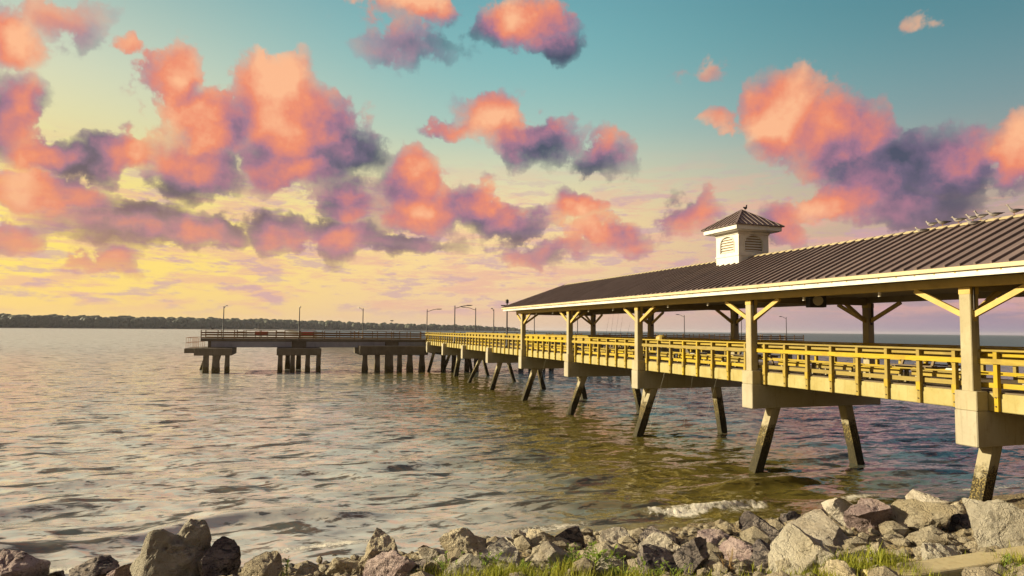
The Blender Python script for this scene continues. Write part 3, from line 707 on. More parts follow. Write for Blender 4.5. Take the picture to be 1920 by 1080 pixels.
for s in (-1, 1):
    for yy, yr in ((YE0, YE0+HIP), (YE1, YE1-HIP)):
        ex = EX0 if s < 0 else EX1
        o = MB().beam((ex, yy, ZE+0.03), (XC, yr, ZRG+0.03), 0.16, 0.05).build('hip_cap', ROOF); child(o, roof, RL)
# small fittings under the eave
can_me = MB().tube([(0,0,-0.14),(0,0,0)], [0.05,0.05], 10).mesh('light_fitting', WHITE)
for k in KC[:-1]:
    for q in (0.32, 0.68):
        y = A(k)+BAY*q; pp(inst('light_fitting', can_me, None, (X0+0.16, y, BZ0)))
    for q in (0.25,):
        y = A(k)+BAY*q; pp(MB().box(X0+1.3, X0+1.6, y-0.6, y+0.6, BZ1-0.13, BZ1-0.032, 0.01).build('tube_light', TRIM))
# cupola
CY, CH, CE = 27.1, 0.86, 1.29; ZCB, ZCT = 8.6, 10.33
cup = empty('cupola', (XC, CY, ZRG)); pp(cup); UL = Vector((XC, CY, ZRG)); cup['label'] = 'white louvred cupola with small hipped metal roof'
def cu_(o): return child(o, cup, UL)
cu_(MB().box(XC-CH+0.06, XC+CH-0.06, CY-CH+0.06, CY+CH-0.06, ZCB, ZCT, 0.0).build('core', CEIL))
def cup_wall(ax, sgn):
    """panel with an arched opening holding louvre slats"""
    def T(u, d, z):  # u along wall, d outward offset
        return (XC+u, CY+sgn*(CH+d), z) if ax == 'y' else (XC+sgn*(CH+d), CY+u, z)
    hw, zb, zs, th = 0.50, 9.36, 9.80, 0.05
    arch = [(hw*math.cos(math.pi*i/14), zs+0.34*math.sin(math.pi*i/14)) for i in range(15)]   # right to left
    b = MB()
    def quad(u0, z0, u1, z1, d0=-0.055, d1=0.0):
        p = [T(u0,d0,z0),T(u1,d0,z0),T(u1,d1,z0),T(u0,d1,z0),T(u0,d0,z1),T(u1,d0,z1),T(u1,d1,z1),T(u0,d1,z1)]; b.hexa(p)
    e = CH if ax == 'x' else CH-0.056
    quad(-e, ZCB, e, 9.20); quad(-e, 9.20, -hw, ZCT); quad(hw, 9.20, e, ZCT); quad(-hw, 9.20, hw, zb)
    for i in range(14):
        (u0, z0), (u1, z1) = arch[i+1], arch[i]
        b.hexa([T(u0,-0.055,z0),T(u1,-0.055,z1),T(u1,0,z1),T(u0,0,z0),T(u0,-0.055,ZCT),T(u1,-0.055,ZCT),T(u1,0,ZCT),T(u0,0,ZCT)])
    cu_(b.build('wall', WHITE))
    b = MB(); quad_ = quad
    p = lambda u0,z0,u1,z1,d0,d1: b.hexa([T(u0,d0,z0),T(u1,d0,z0),T(u1,d1,z0),T(u0,d1,z0),T(u0,d0,z1),T(u1,d0,z1),T(u1,d1,z1),T(u0,d1,z1)])
    ee = CH+(0.03 if ax == 'x' else -0.002)
    p(-ee, 9.17, ee, 9.23, 0.001, 0.03); cu_(b.build('trim_band', WHITE))
    b = MB(); p(-ee, ZCT-0.13, ee, ZCT-0.001, 0.001, 0.045); cu_(b.build('frieze', WHITE))
    b = MB(); b.tube([T(u*1.05, 0.012, (z-zs)*1.06+zs) for u, z in arch], 0.022, 6); b.tube([T(-hw*1.05, 0.012, zb), T(-hw*1.05, 0.012, zs)], 0.022, 6); b.tube([T(hw*1.05, 0.012, zb), T(hw*1.05, 0.012, zs)], 0.022, 6)
    cu_(b.build('louvre_frame', WHITE))
    z = zb+0.02
    while z < zs+0.32:
        w_ = hw if z < zs else hw*math.sqrt(max(0.0, 1-((z-zs)/0.34)**2))
        if w_ > 0.08:
            b = MB(); a, c = T(-w_, -0.012, z), T(w_, -0.012, z); o1, o2 = T(-w_, -0.058, z+0.055), T(w_, -0.058, z+0.055)
            up_ = Vector((0,0,0.016)); b.hexa([Vector(a), Vector(c), Vector(o2), Vector(o1), Vector(a)+up_, Vector(c)+up_, Vector(o2)+up_, Vector(o1)+up_])
            cu_(b.build('louvre_slat', WHITE))
        z += 0.125
for ax in 'xy':
    for sg in (-1, 1): cup_wall(ax, sg)
cu_(MB().box(XC-CE+0.08, XC+CE-0.08, CY-CE+0.08, CY+CE-0.08, ZCT, ZCT+0.05, 0.01).build('soffit', WHITE))
for nm, bx in (('fascia', (XC-CE, XC-CE+0.07, CY-CE, CY+CE)), ('fascia', (XC+CE-0.07, XC+CE, CY-CE, CY+CE)), ('fascia', (XC-CE+0.07, XC+CE-0.07, CY-CE, CY-CE+0.07)), ('fascia', (XC-CE+0.07, XC+CE-0.07, CY+CE-0.07, CY+CE))):
    cu_(MB().box(*bx, ZCT+0.03, ZCT+0.25, 0.006).build(nm, WHITE))
ap = Vector((XC, CY, 11.52)); q = CE+0.09; zq = ZCT+0.255
cor = [Vector((XC-q, CY-q, zq)), Vector((XC+q, CY-q, zq)), Vector((XC+q, CY+q, zq)), Vector((XC-q, CY+q, zq))]
for i in range(4):
    a, b_ = cor[i], cor[(i+1)%4]; nrm = (b_-a).cross(ap-a).normalized()
    mb = slab([a, b_, ap], nrm, 0.03, 'x', ROOF)
    ns = 9
    for j in range(1, ns):
        t_ = j/ns; s0 = a.lerp(b_, t_); h_ = 1-abs(2*t_-1); top = s0 + ((ap-(a+b_)/2)*h_)*0.99
        mb.beam(s0+nrm*0.02, top+nrm*0.02, 0.035, 0.045, nrm)
    cu_(mb.build('cupola_roof', ROOF))
    cu_(MB().beam(a+Vector((0,0,0.02)), ap+Vector((0,0,0.01)), 0.09, 0.04).build('hip_cap', ROOF))
cu_(MB().tube([ap-Vector((0,0,0.05)), ap+Vector((0,0,0.03))], [0.07,0.03], 8).build('finial', ROOF))

# ------------------------------------------------------------------ lamp posts
def lamp(x, y, top, arm, label, base=ZD, reach_=1.9, cross=False):
    t_ = tag(empty('lamp_post', (x, y, base)), label, 'lamp post', 'lamp posts along the pier'); h = top-base
    MB().tube([(0,0,0),(0,0,0.25),(0,0,0.3),(0,0,h)], [0.11,0.11,0.075,0.05], 10).build('pole', METAL, t_, smooth=True)
    a = Vector((*arm, 0)).normalized()
    if cross:
        MB().beam(-a*0.35+Vector((0,0,h-0.55)), a*0.55+Vector((0,0,h-0.55)), 0.09, 0.09).build('cross_bar', METAL, t_)
        MB().box(-0.11, 0.11, -0.11, 0.11, h-0.35, h-0.05, 0.02).build('lantern', METAL, t_)
        return t_
    pts = [Vector((0,0,h-0.28))+a*0.03, Vector((0,0,h-0.24))+a*0.3*reach_/1.9, Vector((0,0,h-0.06))+a*0.75*reach_/1.9, Vector((0,0,h+0.02))+a*1.15*reach_/1.9, Vector((0,0,h+0.05))+a*1.35*reach_/1.9]
    MB().tube(pts, 0.032, 8).build('arm', METAL, t_, smooth=True)
    b = MB(); e = pts[-1]; sd = a.cross(Vector((0,0,1)))
    v = []
    for d, w_, zt, zb in ((-0.05,0.05,0.03,-0.03),(0.1,0.12,0.06,-0.05),(0.45,0.13,0.06,-0.04),(0.68,0.05,0.06,0.0)):
        c = e+a*d*reach_/1.9
        v += [c-sd*w_+Vector((0,0,zb)), c+sd*w_+Vector((0,0,zb)), c+sd*w_*0.7+Vector((0,0,zt)), c-sd*w_*0.7+Vector((0,0,zt))]
    f = [(0,1,2,3)]+[(i*4+j, i*4+(j+1)%4, i*4+4+(j+1)%4, i*4+4+j) for i in range(3) for j in range(4)]+[(12,13,14,15)]
    b.add(v, f).build('lamp_head', METAL, t_)
    return t_
def at_y(px, py, Y): q = on_y(px, py, Y); return q
q = at_y(420, 574, YT+0.5); lamp(q.x, YT+0.5, q.z, (0.45,-1), 'slim lamp post nearest the left end of the pier head', 4.16, 1.0)
q = at_y(562, 576, YT+0.5); lamp(q.x, YT+0.5, q.z, (0.1,1), 'slim lamp post over the middle piles of the pier head', 4.16, 1.0)
q = at_y(681, 578, YT+0.5); lamp(q.x, YT+0.5, q.z, (-0.6,1), 'slim lamp post over the widest pile group of the pier head', 4.16, 1.0)
q = at_y(801, 580, YT+0.8); lamp(q.x, YT+0.8, q.z, (1,0.0), 'curved arm lamp post where walkway meets pier head', 4.16)
q = on_x(853, 573, X0+0.35); lamp(X0+0.35, q.y, q.z, (1,0), 'tall lamp post with arm reaching right, left of the facing lamp')
q = on_x(892, 577, X1-0.35); lamp(X1-0.35, q.y, q.z, (-1,0), 'lamp post with arm reaching left towards its taller neighbour')
q = at_y(926, 580, YT+0.7); lamp(q.x, YT+0.7, q.z, (-0.5,-1), 'short armed lamp post just left of the pavilion eave', 4.16)
q = on_x(951, 561, X0+0.35); lamp(X0+0.35, min(q.y, 56.5), q.z, (-1,0), 'thick post with cross bar rising behind the pavilion roof corner', cross=True)
for px_, lb, ar in ((1083, 'lamp post seen through the pavilion beside its third column', (0.3,1)), (1002, 'lamp post seen through the pavilion beside its farthest column', (0.3,1)),
                    (1283, 'lamp post standing alone through the pavilion, arm to the left', (-1,-0.3)), (1390, 'lamp post partly hidden behind a near pavilion column', (0.3,1)),
                    (1474, 'rightmost lamp post on the far right end of pier head', (-1,-0.3))):
    q = at_y(px_, 591, YB-0.6); lamp(q.x, YB-0.6, 8.25, ar, lb, 4.16)

# ------------------------------------------------------------------ benches along the inside of the near railing
def make_bench():
    t_ = empty('bench', (0,0,0))
    for i in range(3): MB().box(-0.21+i*0.145, -0.21+i*0.145+0.135, -0.85, 0.85, 0.40, 0.44, 0.004).build('seat_board', WOOD_Y, t_)
    MB().box(-0.235, -0.215, -0.80, 0.80, 0.27, 0.40, 0.003).build('apron', WOOD_Y, t_)
    for y in (-0.68, 0.68):
        MB().box(-0.18, -0.08, y-0.05, y+0.05, 0, 0.40, 0.004).build('leg', CONC, t_); MB().box(0.08, 0.18, y-0.05, y+0.05, 0, 0.40, 0.004).build('leg', CONC, t_)
    return t_
bench = make_bench(); first = True
for k in range(-1, 4):
    for q in (0.17, 0.385, 0.60, 0.82):
        b_ = bench if first else copy_tree(bench); first = False
        b_.location = (S0+0.62, A(k)+BAY*q, ZD-0.004); tag(b_, 'low wooden bench behind the near railing under the pavilion', 'bench', 'benches inside the near railing')
def make_table(x, y, lb):
    t_ = tag(empty('picnic_table', (x, y, ZD-0.004)), lb, 'picnic table', 'picnic tables under the pavilion')
    for i in range(5): MB().box(-0.36+i*0.146, -0.36+i*0.146+0.138, -0.9, 0.9, 0.72, 0.76, 0.004).build('top_board', WOOD_D, t_)
    for s in (-1, 1):
        for j in range(2): MB().box(s*0.68-0.14+j*0.145, s*0.68-0.005+j*0.145, -0.9, 0.9, 0.42, 0.46, 0.004).build('seat_board', WOOD_D, t_)
        MB().beam((0.30, s*0.6, 0.71), (0.62, s*0.6, 0), 0.09, 0.06).build('leg', WOOD_D, t_); MB().beam((-0.30, s*0.6, 0.71), (-0.62, s*0.6, 0), 0.09, 0.06).build('leg', WOOD_D, t_)
        MB().box(-0.82, 0.82, s*0.6-0.07, s*0.6-0.02, 0.34, 0.42, 0.004).build('seat_bearer', WOOD_D, t_)
TB = ['picnic table under the pavilion, nearest the right edge', 'picnic table under the pavilion left of the nearest column', 'picnic table under the pavilion below the cupola', 'picnic table under the pavilion near its far end']
for i, k in enumerate((-0.5, 0.5, 1.5, 3.0)): make_table(XC+0.6, A0+BAY*k, TB[i])
# coolers and bins on the deck
def cooler(x, y, z, mt, lb, rz=0):
    t_ = tag(empty('cooler', (x, y, z), rz=rz), lb, 'cooler'); MB().box(-0.38, 0.38, -0.24, 0.24, 0.0, 0.40, 0.03).build('tub', mt, t_)
    MB().box(-0.40, 0.40, -0.26, 0.26, 0.402, 0.50, 0.03).build('lid', mt if mt is not RED else WHITE, t_); MB().tube([(-0.41,-0.1,0.3),(-0.47,-0.1,0.25),(-0.47,0.1,0.25),(-0.41,0.1,0.3)], 0.018, 6).build('handle', DKGREY, t_)
q = at_y(490, 632, YT+0.8)
def bench_red(x, y, lb):
    t_ = tag(empty('slat_bench', (x, y, 4.16)), lb, 'bench', 'red benches on the pier head')
    for i in range(3): MB().box(-0.8, 0.8, -0.2+i*0.14, -0.08+i*0.14, 0.42, 0.46, 0.004).build('seat_slat', RED, t_)
    for i in range(3): MB().box(-0.8, 0.8, 0.24, 0.27, 0.52+i*0.13, 0.62+i*0.13, 0.004).build('back_slat', RED, t_)
    for s in (-1, 1): MB().box(s*0.7-0.03, s*0.7+0.03, -0.2, -0.14, 0, 0.42).box(s*0.7-0.03, s*0.7+0.03, 0.20, 0.238, 0, 0.90).build('side_frame', METAL, t_)
bench_red(q.x, YT+0.9, 'red slatted bench behind the pier head railing, left one'); q = at_y(577, 632, YT+0.8); bench_red(q.x, YT+0.9, 'red slatted bench on the pier head near the middle lamp')
cooler(X0+2.2, A0+BAY*1.75, ZD-0.004, WHITE, 'white cooler on the deck behind the railing by the second column')
cooler(X0+2.0, A0+BAY*0.2, ZD-0.004, WHITE, 'white cooler on the deck beside the nearest column')
t_ = tag(empty('litter_bin', (X0+1.0, A(2)-0.9, ZD-0.004)), 'dark litter bin with yellow hood beside a pavilion column', 'bin')
MB().tube([(0,0,0),(0,0,0.95)], [0.26,0.30], 14).build('drum', DKGREY, t_); MB().tube([(0,0,0.952),(0,0,1.05),(0,0,1.28),(0,0,1.36)], [0.31,0.31,0.27,0.12], 14).build('hood', CREAM, t_)
# floodlight / fan box under the ceiling
t_ = tag(empty('speaker_box', (0,0,0)), 'black box with round cream front hung below the pavilion ceiling', 'loudspeaker')
q = on_x(1530, 564, XC-0.6); t_.location = q; t_.rotation_euler[2] = R(-25)
MB().box(-0.34, 0.34, -0.22, 0.22, -0.27, 0.27, 0.02).build('cabinet', METAL, t_)
MB().tube([(0,-0.225,0),(0,-0.25,0),(0,-0.26,0)], [0.20,0.20,0.15], 18).build('horn', LENS, t_)
MB().tube([(0,0,0.27),(0,0,BZ1-q.z)], 0.03, 8).build('hanger', METAL, t_)

# ------------------------------------------------------------------ fishing rods and lines
for i, (px_, h) in enumerate(((1138, 2.6),(1147,3.0),(1156,2.9),(1164,2.7),(1178,2.2))):
    q = on_x(px_, 630, X1-0.25)
    t_ = tag(empty('fishing_rod', (X1-0.25, q.y, ZD-0.004)), ['leftmost of the thin rods leaning on the far railing', 'second thin rod from left on the far railing', 'third thin rod from left on the far railing', 'fourth thin rod from left on the far railing', 'rightmost thin rod leaning on the far railing'][i], 'fishing rod', 'fishing rods on the far railing')
    MB().tube([(-0.5,0,0.0),(-0.42,0,0.4)], 0.018, 6).build('grip', DKGREY, t_); MB().tube([(-0.42,0,0.4),(-0.05,0,1.4),(0.2,0.05,h)], [0.011,0.008,0.004], 5).build('blank', METAL, t_)
for i, (a, b_, lb) in enumerate((((1246,699),(1216,812),'fishing line slanting down beside the third pair of piles'),((1024,672),(1004,745),'short fishing line below the far end of the pavilion'),((1300,700),(1282,800),'faint fishing line left of the two over open water'),((1345,705),(1318,808),'faint fishing line right of the two over open water'))):
    p = on_x(a[0], a[1], X0+0.2); z = on_z(b_[0], b_[1], 0.0)
    o = MB().tube([p, (p+Vector(z))/2, z], 0.0035, 5).build('fishing_line', LINE); tag(o, lb, 'fishing line', 'fishing lines hanging from the pier')

# ------------------------------------------------------------------ birds
def m_bird(name, c): return m_paint(name, c, 0.8, 0.06)
B_W, B_G, B_K, B_O = m_bird('gull_white', (0.23,0.20,0.18,1)), m_bird('gull_grey', (0.05,0.042,0.042,1)), m_bird('bird_black', (0.0112,0.00975,0.00975,1)), m_bird('bill_orange', (0.262,0.112,0.0225,1))
def loft(secs, n=12):
    v = []; f = []
    for (y, z, rx, rz) in secs:
        for j in range(n): th = 2*math.pi*j/n; v.append((rx*math.cos(th), y, z+rz*math.sin(th)))
    for i in range(len(secs)-1):
        for j in range(n): f.append((i*n+j, i*n+(j+1)%n, (i+1)*n+(j+1)%n, (i+1)*n+j))
    f.append(tuple(range(n-1,-1,-1))); f.append(tuple(range((len(secs)-1)*n, len(secs)*n))); return MB().add(v, f)
def gull(loc, rz, pose, label, s=1.0, dark=False):
    t_ = tag(empty('gull' if not dark else 'blackbird', loc, rz=rz), label, 'bird', None if dark else 'gulls resting on the pavilion roof'); t_.scale = (s, s, s)
    lift = {'stand': 0.09, 'tall': 0.10, 'crouch': 0.0}[pose]; up_ = {'stand': 0.0, 'tall': 0.07, 'crouch': -0.015}[pose]
    z0 = 0.07+lift
    secs = [(-0.25, z0+0.02, 0.012, 0.006), (-0.17, z0+0.012, 0.032, 0.020), (-0.09, z0+0.0, 0.058, 0.048), (0.0, z0+0.0, 0.072, 0.066), (0.08, z0+0.02+up_*0.2, 0.066, 0.064), (0.125, z0+0.055+up_*0.5, 0.054, 0.060), (0.148, z0+0.092+up_*0.8, 0.045, 0.050), (0.165, z0+0.125+up_, 0.045, 0.045), (0.195, z0+0.135+up_, 0.037, 0.036), (0.215, z0+0.143+up_, 0.014, 0.014)]
    loft(secs).build('body', B_K if dark else B_W, t_, smooth=True)
    MB().add([(-0.008,0.208,z0+0.135+up_),(0.008,0.208,z0+0.135+up_),(0.006,0.208,z0+0.150+up_),(-0.006,0.208,z0+0.150+up_),(0,0.262,z0+0.130+up_)], [(0,1,2,3),(0,4,1),(1,4,2),(2,4,3),(3,4,0)]).build('bill', B_K if dark else B_O, t_)
    for sx in (-1, 1):
        w_ = [(-0.31, z0+0.045, 0.004), (-0.22, z0+0.045, 0.016), (-0.12, z0+0.045, 0.030), (-0.02, z0+0.04, 0.040), (0.06, z0+0.03, 0.028)]
        v = []
        for (y, z, h) in w_:
            xo = sx*(0.02 if y < -0.28 else 0.045 if y < -0.15 else 0.068); v += [(xo*1.02+sx*0.004, y, z-h), (xo*0.9+sx*0.012, y, z), (xo*0.62, y, z+h*0.8), (xo*0.7, y, z-h*0.4)]
        f = [(0,1,2,3)]+[(i*4+j, i*4+(j+1)%4, i*4+4+(j+1)%4, i*4+4+j) for i in range(4) for j in range(4)]+[(16,17,18,19)]
        MB().add(v, f).build('wing', B_K if dark else B_G, t_, smooth=True)
        if lift: MB().tube([(sx*0.025,0.0,0.0),(sx*0.025,-0.008,0.05),(sx*0.028,0.0,lift+0.03)], 0.006, 5).beam((sx*0.025,-0.01,0.004),(sx*0.025,0.05,0.004),0.03,0.006).build('leg', B_K if dark else B_O, t_)
GL = [(1746,'stand','gull standing second from the left of the row'),(1767,'stand','gull standing third from the left of the row'),(1797,'stand','gull standing alone at the middle of the row'),(1824,'stand','gull standing left in the close pair'),(1839,'tall','gull standing right in the close pair'),(1864,'stand','gull leaning forward, second from the right of the row'),(1902,'tall','tallest upright gull at the right end of the row')]
for px_, po, lb in GL:
    q = on_x(px_, 420, XC); gull((XC, q.y, ZRG+0.022), R(10+rnd.uniform(-25, 45)), po, lb, 0.92)
for px_, lb in ((1728, 'crouched gull at the left end of the row, just below the ridge'), (1824, 'crouched gull on the roof slope below the close pair')):
    q = on_x(px_, 430, XC-0.30); gull((XC-0.30, q.y, ZRG-0.30*TANP+0.02), R(40), 'crouch', lb, 0.92)
gull((XC+0.12, CY-0.14, 11.44), R(-60), 'tall', 'small black bird perched at the peak of the cupola', 0.85, True)
q = at_y(398, 612, YT+0.12); gull((q.x, YT+0.12, 5.145), R(60), 'tall', 'dark bird on the pier head railing near its left end', 1.2, True)
def flyer(px_, py, Y, label):
    q = at_y(px_, py, Y); t_ = tag(empty('flying_bird', q, rz=R(-70)), label, 'bird')
    loft([(-0.26,0,0.02,0.008),(-0.1,0,0.05,0.04),(0.05,0,0.06,0.055),(0.17,0.01,0.04,0.04),(0.24,0.02,0.03,0.03),(0.30,0.015,0.006,0.006)]).build('body', B_K, t_, smooth=True)
    for s in (-1, 1): MB().add([(s*0.03,0.1,0.03),(s*0.32,0.12,0.15),(s*0.68,-0.02,0.08),(s*0.34,-0.06,0.13),(s*0.03,-0.08,0.03),(s*0.03,0.1,0.045),(s*0.32,0.12,0.165),(s*0.68,-0.02,0.088),(s*0.34,-0.06,0.145),(s*0.03,-0.08,0.045)], [(0,1,2,3,4),(9,8,7,6,5),(0,5,6,1),(1,6,7,2),(2,7,8,3),(3,8,9,4),(4,9,5,0)]).build('wing', B_K, t_)
flyer(735, 602, 110.0, 'dark bird flying low over the water beyond the pier head')

# ------------------------------------------------------------------ rocks
ICO = {}
def ico(n):
    if n not in ICO:
        b = bmesh.new(); bmesh.ops.create_icosphere(b, subdivisions=n, radius=1.0)
        ICO[n] = (np.array([v.co[:] for v in b.verts]), [tuple(v.index for v in f.verts) for f in b.faces]); b.free()
    return ICO[n]
def rock_verts(seed, sub, dims, planes=9, rough=0.10):
    g = random.Random(seed); iv, fi = ico(sub); V = iv.copy()
    tilt = Vector((g.gauss(0,0.5), g.gauss(0,0.5), 1)).normalized()
    for _ in range(planes):
        n = Vector((g.gauss(0,1), g.gauss(0,1), g.gauss(0,0.8))).normalized(); d = g.uniform(0.26, 0.66)
        nn = np.array(n[:]); s = V@nn; over = s > d; V[over] -= np.outer(s[over]-d, nn)*0.995
    V *= np.array(dims)/np.maximum(V.max(0)-V.min(0), 1e-6)*1.0
    sc_ = min(dims); out = []
    for p in V:
        P = Vector(p); q = P/sc_*1.7 + Vector((seed*3.1, seed*1.7, seed*0.9))
        h = mnoise.fractal(q*1.1, 0.9, 2.1, 6)*rough + (mnoise.ridged_multi_fractal(q*2.2, 0.9, 2.2, 4, 1.0, 2.0)-1.0)*rough*0.35
        lay = P.dot(tilt)/sc_*5.0 + 0.7*mnoise.noise(q*0.8); h += (abs((lay % 1.0)-0.5)-0.25)*rough*0.35
        n = P.normalized() if P.length > 1e-6 else Vector((0,0,1)); out.append(P+n*h*sc_)
    return out, fi
def on_bank(x, y, lift=0.0):
    d = ray(x, y)   # z = SLOPE*(SHORE-y)+lift
    t_ = (SLOPE*SHORE+lift-EYE)/(d.z+SLOPE*d.y); return CAM+d*t_
ROCKS = [ # x0,x1,ytop,ybottom,material,label
 (-30,55,1025,1092,'pink','pinkish dark boulder cut by the left edge of the picture'),
 (78,116,1058,1092,'dark','small grey pointed stone right of the leftmost boulder'),
 (118,206,1048,1096,'dark','low dark brown boulder at the bottom left'),
 (192,260,1046,1094,'pink','rounded tan pink stone leaning against the tallest boulder'),
 (364,437,1008,1096,'dark','dark rough boulder against the right side of the tallest boulder'),
 (462,536,1036,1092,'tan','brown and dark boulder in the gap right of the tallest boulder'),
 (552,606,1038,1092,'pale','whitish grey boulder left of the upright yellowish boulder'),
 (598,672,1032,1092,'tan','tan boulder touching the upright yellowish boulder'),
 (658,742,1004,1094,'tan','upright yellowish boulder with dark hollows'),
 (690,792,1030,1096,'pink','pinkish slab sloping right of the upright yellowish boulder'),
 (760,806,1036,1072,'dark','small dark stone left of the big two toned boulder'),
 (798,866,1008,1068,'pale','pale boulder with a dark face, left of the two toned boulder'),
 (836,926,988,1058,'tan','big two toned boulder, pale on the left and brown on the right'),
 (922,962,998,1036,'tan','small tan stone beside the big two toned boulder'),
 (896,1004,1010,1070,'grey','wide brown grey boulder behind the grass'),
 (956,1004,986,1024,'pale','bright stone at the water line near the middle'),
 (990,1050,990,1036,'tan','tan stone between the bright stone and a dark one'),
 (1044,1114,986,1026,'dark','dark purple stone at the water line left of the leafy weed'),
 (1022,1108,1014,1082,'pale','whitish block with dark right side behind the leafy weed'),
 (1094,1144,1006,1048,'tan','greenish tan stone behind the leafy weed'),
 (1138,1198,988,1024,'pale','white stone with dark side right of the leafy weed'),
 (1196,1272,984,1026,'dark','pointed dark stone with white edge below the breaking foam'),
 (1214,1296,998,1052,'pale','pale boulder in front of the pointed dark stone'),
 (1196,1304,1024,1080,'dark','dark low boulder behind the reddish weed'),
 (1270,1352,1000,1078,'dark','dark purple boulder standing beside the reddish weed'),
 (1312,1388,972,1048,'pink','tall pinkish white boulder at the end of the foam'),
 (1346,1444,998,1056,'pink','purple grey boulder with a hollow in its top'),
 (1400,1494,963,1024,'dark','dark jagged boulder right of the tall pinkish boulder'),
 (1478,1518,956,992,'dark','small dark stone at the water line beside the jagged boulder'),
 (1496,1624,958,1022,'pale','long pale slab streaked with dark cracks'),
 (1566,1650,932,984,'pale','pale rounded boulder behind the long streaked slab'),
 (1612,1694,928,1002,'pink','purple boulder with a sunlit left face right of the long slab'),
 (1686,1808,938,998,'tan','yellow brown boulder with a dark front'),
 (1714,1794,911,956,'pale','pale boulder at the back, standing highest against the water'),
 (1786,1846,938,972,'tan','smooth tan stone left of the foot of the nearest pile'),
 (1790,1848,953,992,'dark','dark angular stone in front of the smooth tan stone'),
 (1832,1886,933,976,'pink','grey pink stone in front of the nearest pile'),
 (1840,1965,936,1042,'grey','huge smooth grey boulder at the right edge'),
 (1488,1618,991,1080,'grey','large pale grey boulder leaning in the right foreground'),
 (1606,1684,996,1062,'pale','pale boulder with a dark underside right of the leaning one'),
 (1464,1522,984,1072,'pale','narrow pale stone left of the leaning boulder'),
 (1736,1806,1010,1058,'grey','small grey stone lying on the gravel in front'),
 (1430,1500,1010,1060,'dark','dark rubble boulder left of the narrow pale stone'),
 (1120,1200,1030,1082,'grey','grey stone half hidden in weeds near the middle'),
 (1560,1640,1040,1090,'tan','tan stone at the foot of the leaning boulder'),
 (820,900,1040,1092,'grey','grey stone half hidden in grass left of the middle'),
 (740,800,1058,1096,'tan','small tan stone at the bottom edge beside the grass'),
]
def boulder(i, x0, x1, yt, yb, mk, label, sub=5, planes=12):
    w_ = x1-x0; h = yb-yt; cx = (x0+x1)/2
    p = on_bank(cx, yb-h*0.10, 0.05); D = (p-CAM).dot(fwd); W_ = w_/F_PX*D; H_ = h/F_PX*D
    g = random.Random(i*17+3); dep = W_*g.uniform(0.75, 1.0)
    vs, fi = rock_verts(i+2, sub, (W_*1.02, dep, H_*1.16), planes, 0.085)
    b = MB().add(vs, fi); cz = p.z+H_*0.38-0.15
    o = b.build('boulder', ROCK[mk], None, (p.x, p.y+dep*0.25, cz), smooth=False)
    o.rotation_euler[2] = -YAW*0+math.atan2(-p.x, p.y)*1.0
    tag(o, label, 'boulder', 'boulders along the shore'); return o
for i, r in enumerate(ROCKS): boulder(i, *r)
# the tallest boulder with two lumps: one continuous mesh
def heart():
    p = on_bank(325, 1086, 0.1); D = (p-CAM).dot(fwd); u = D/F_PX
    sdv = Vector((math.cos(YAW*0.2), -math.sin(YAW*0.2), 0))
    HP = [(Vector(a).normalized(), c) for a, c in (((-1,-.45,.28),58),((-.3,-1,.35),40),((.75,-.8,.1),47),((1,.1,.35),70))]
    iv, fi = ico(5); vs = []
    for q in iv:
        d = Vector(q)
        # union-like radial function: body plus two lobes, in units of px
        best = 0.0
        for (cx, cz, r, ry) in ((-4, -6, 54, 46), (-30, 34, 31, 30), (32, 44, 30, 30), (-10, -20, 66, 50), (38, -8, 34, 32)):
            c = Vector((cx, 0, cz)); bq = d.dot(c); disc = bq*bq-c.length_squared+r*r
            if disc > 0: best = max(best, bq+math.sqrt(disc))
        v = d*best; v.y *= 0.8
        n = Vector(q)*2.2+Vector((4,9,1))
        v += d*(mnoise.fractal(n, 0.85, 2.1, 7)*11 + (mnoise.ridged_multi_fractal(n*1.5, 0.9, 2.2, 5, 1.0, 2.0)-1)*6)
        for pn, pd in HP:
            ov = v.dot(pn)-pd
            if ov > 0: v -= pn*ov*0.8
        vs.append(v*u)
    o = MB().add(vs, fi).build('boulder', ROCK['grey'], None, (p.x, p.y+0.25, p.z+22*u), smooth=False); o.rotation_euler[2] = math.atan2(-p.x, p.y)
    tag(o, 'tallest boulder at left, heart shaped top with two lumps', 'boulder', 'boulders along the shore')
heart()
# rubble between the boulders
rub = MB(); g = random.Random(5)
for i in range(3600):
    px_ = g.uniform(-400, 2700); py = g.uniform(960, 1110) if g.random() < 0.6 else g.uniform(985, 1080)
    p = on_bank(px_, py, 0.0)
    if p.y > 18.2 or p.y < 5: continue
    s = g.uniform(0.03, 0.12)*(1 if g.random() < 0.85 else 2.3); iv, fi = ico(1)
    sd = g.random()*90; dx, dy, dz = g.uniform(.7,1.3), g.uniform(.7,1.3), g.uniform(.5,.9)
    zb = bank_z(p.y)+0.20*mnoise.fractal((p.x*0.9, p.y*0.9, 3), 1.0, 2.0, 4)+0.06*mnoise.noise((p.x*4, p.y*4, 0))
    rub.add([(p.x+q[0]*s*dx*(1+.35*mnoise.noise((q[0]+sd,q[1],q[2]))), p.y+q[1]*s*dy*(1+.35*mnoise.noise((q[0],q[1]+sd,q[2]))), zb+s*0.3+q[2]*s*dz) for q in iv], fi)
tag(rub.build('rubble', ROCK['tan']), 'loose stones and shells between the boulders', kind='stuff')

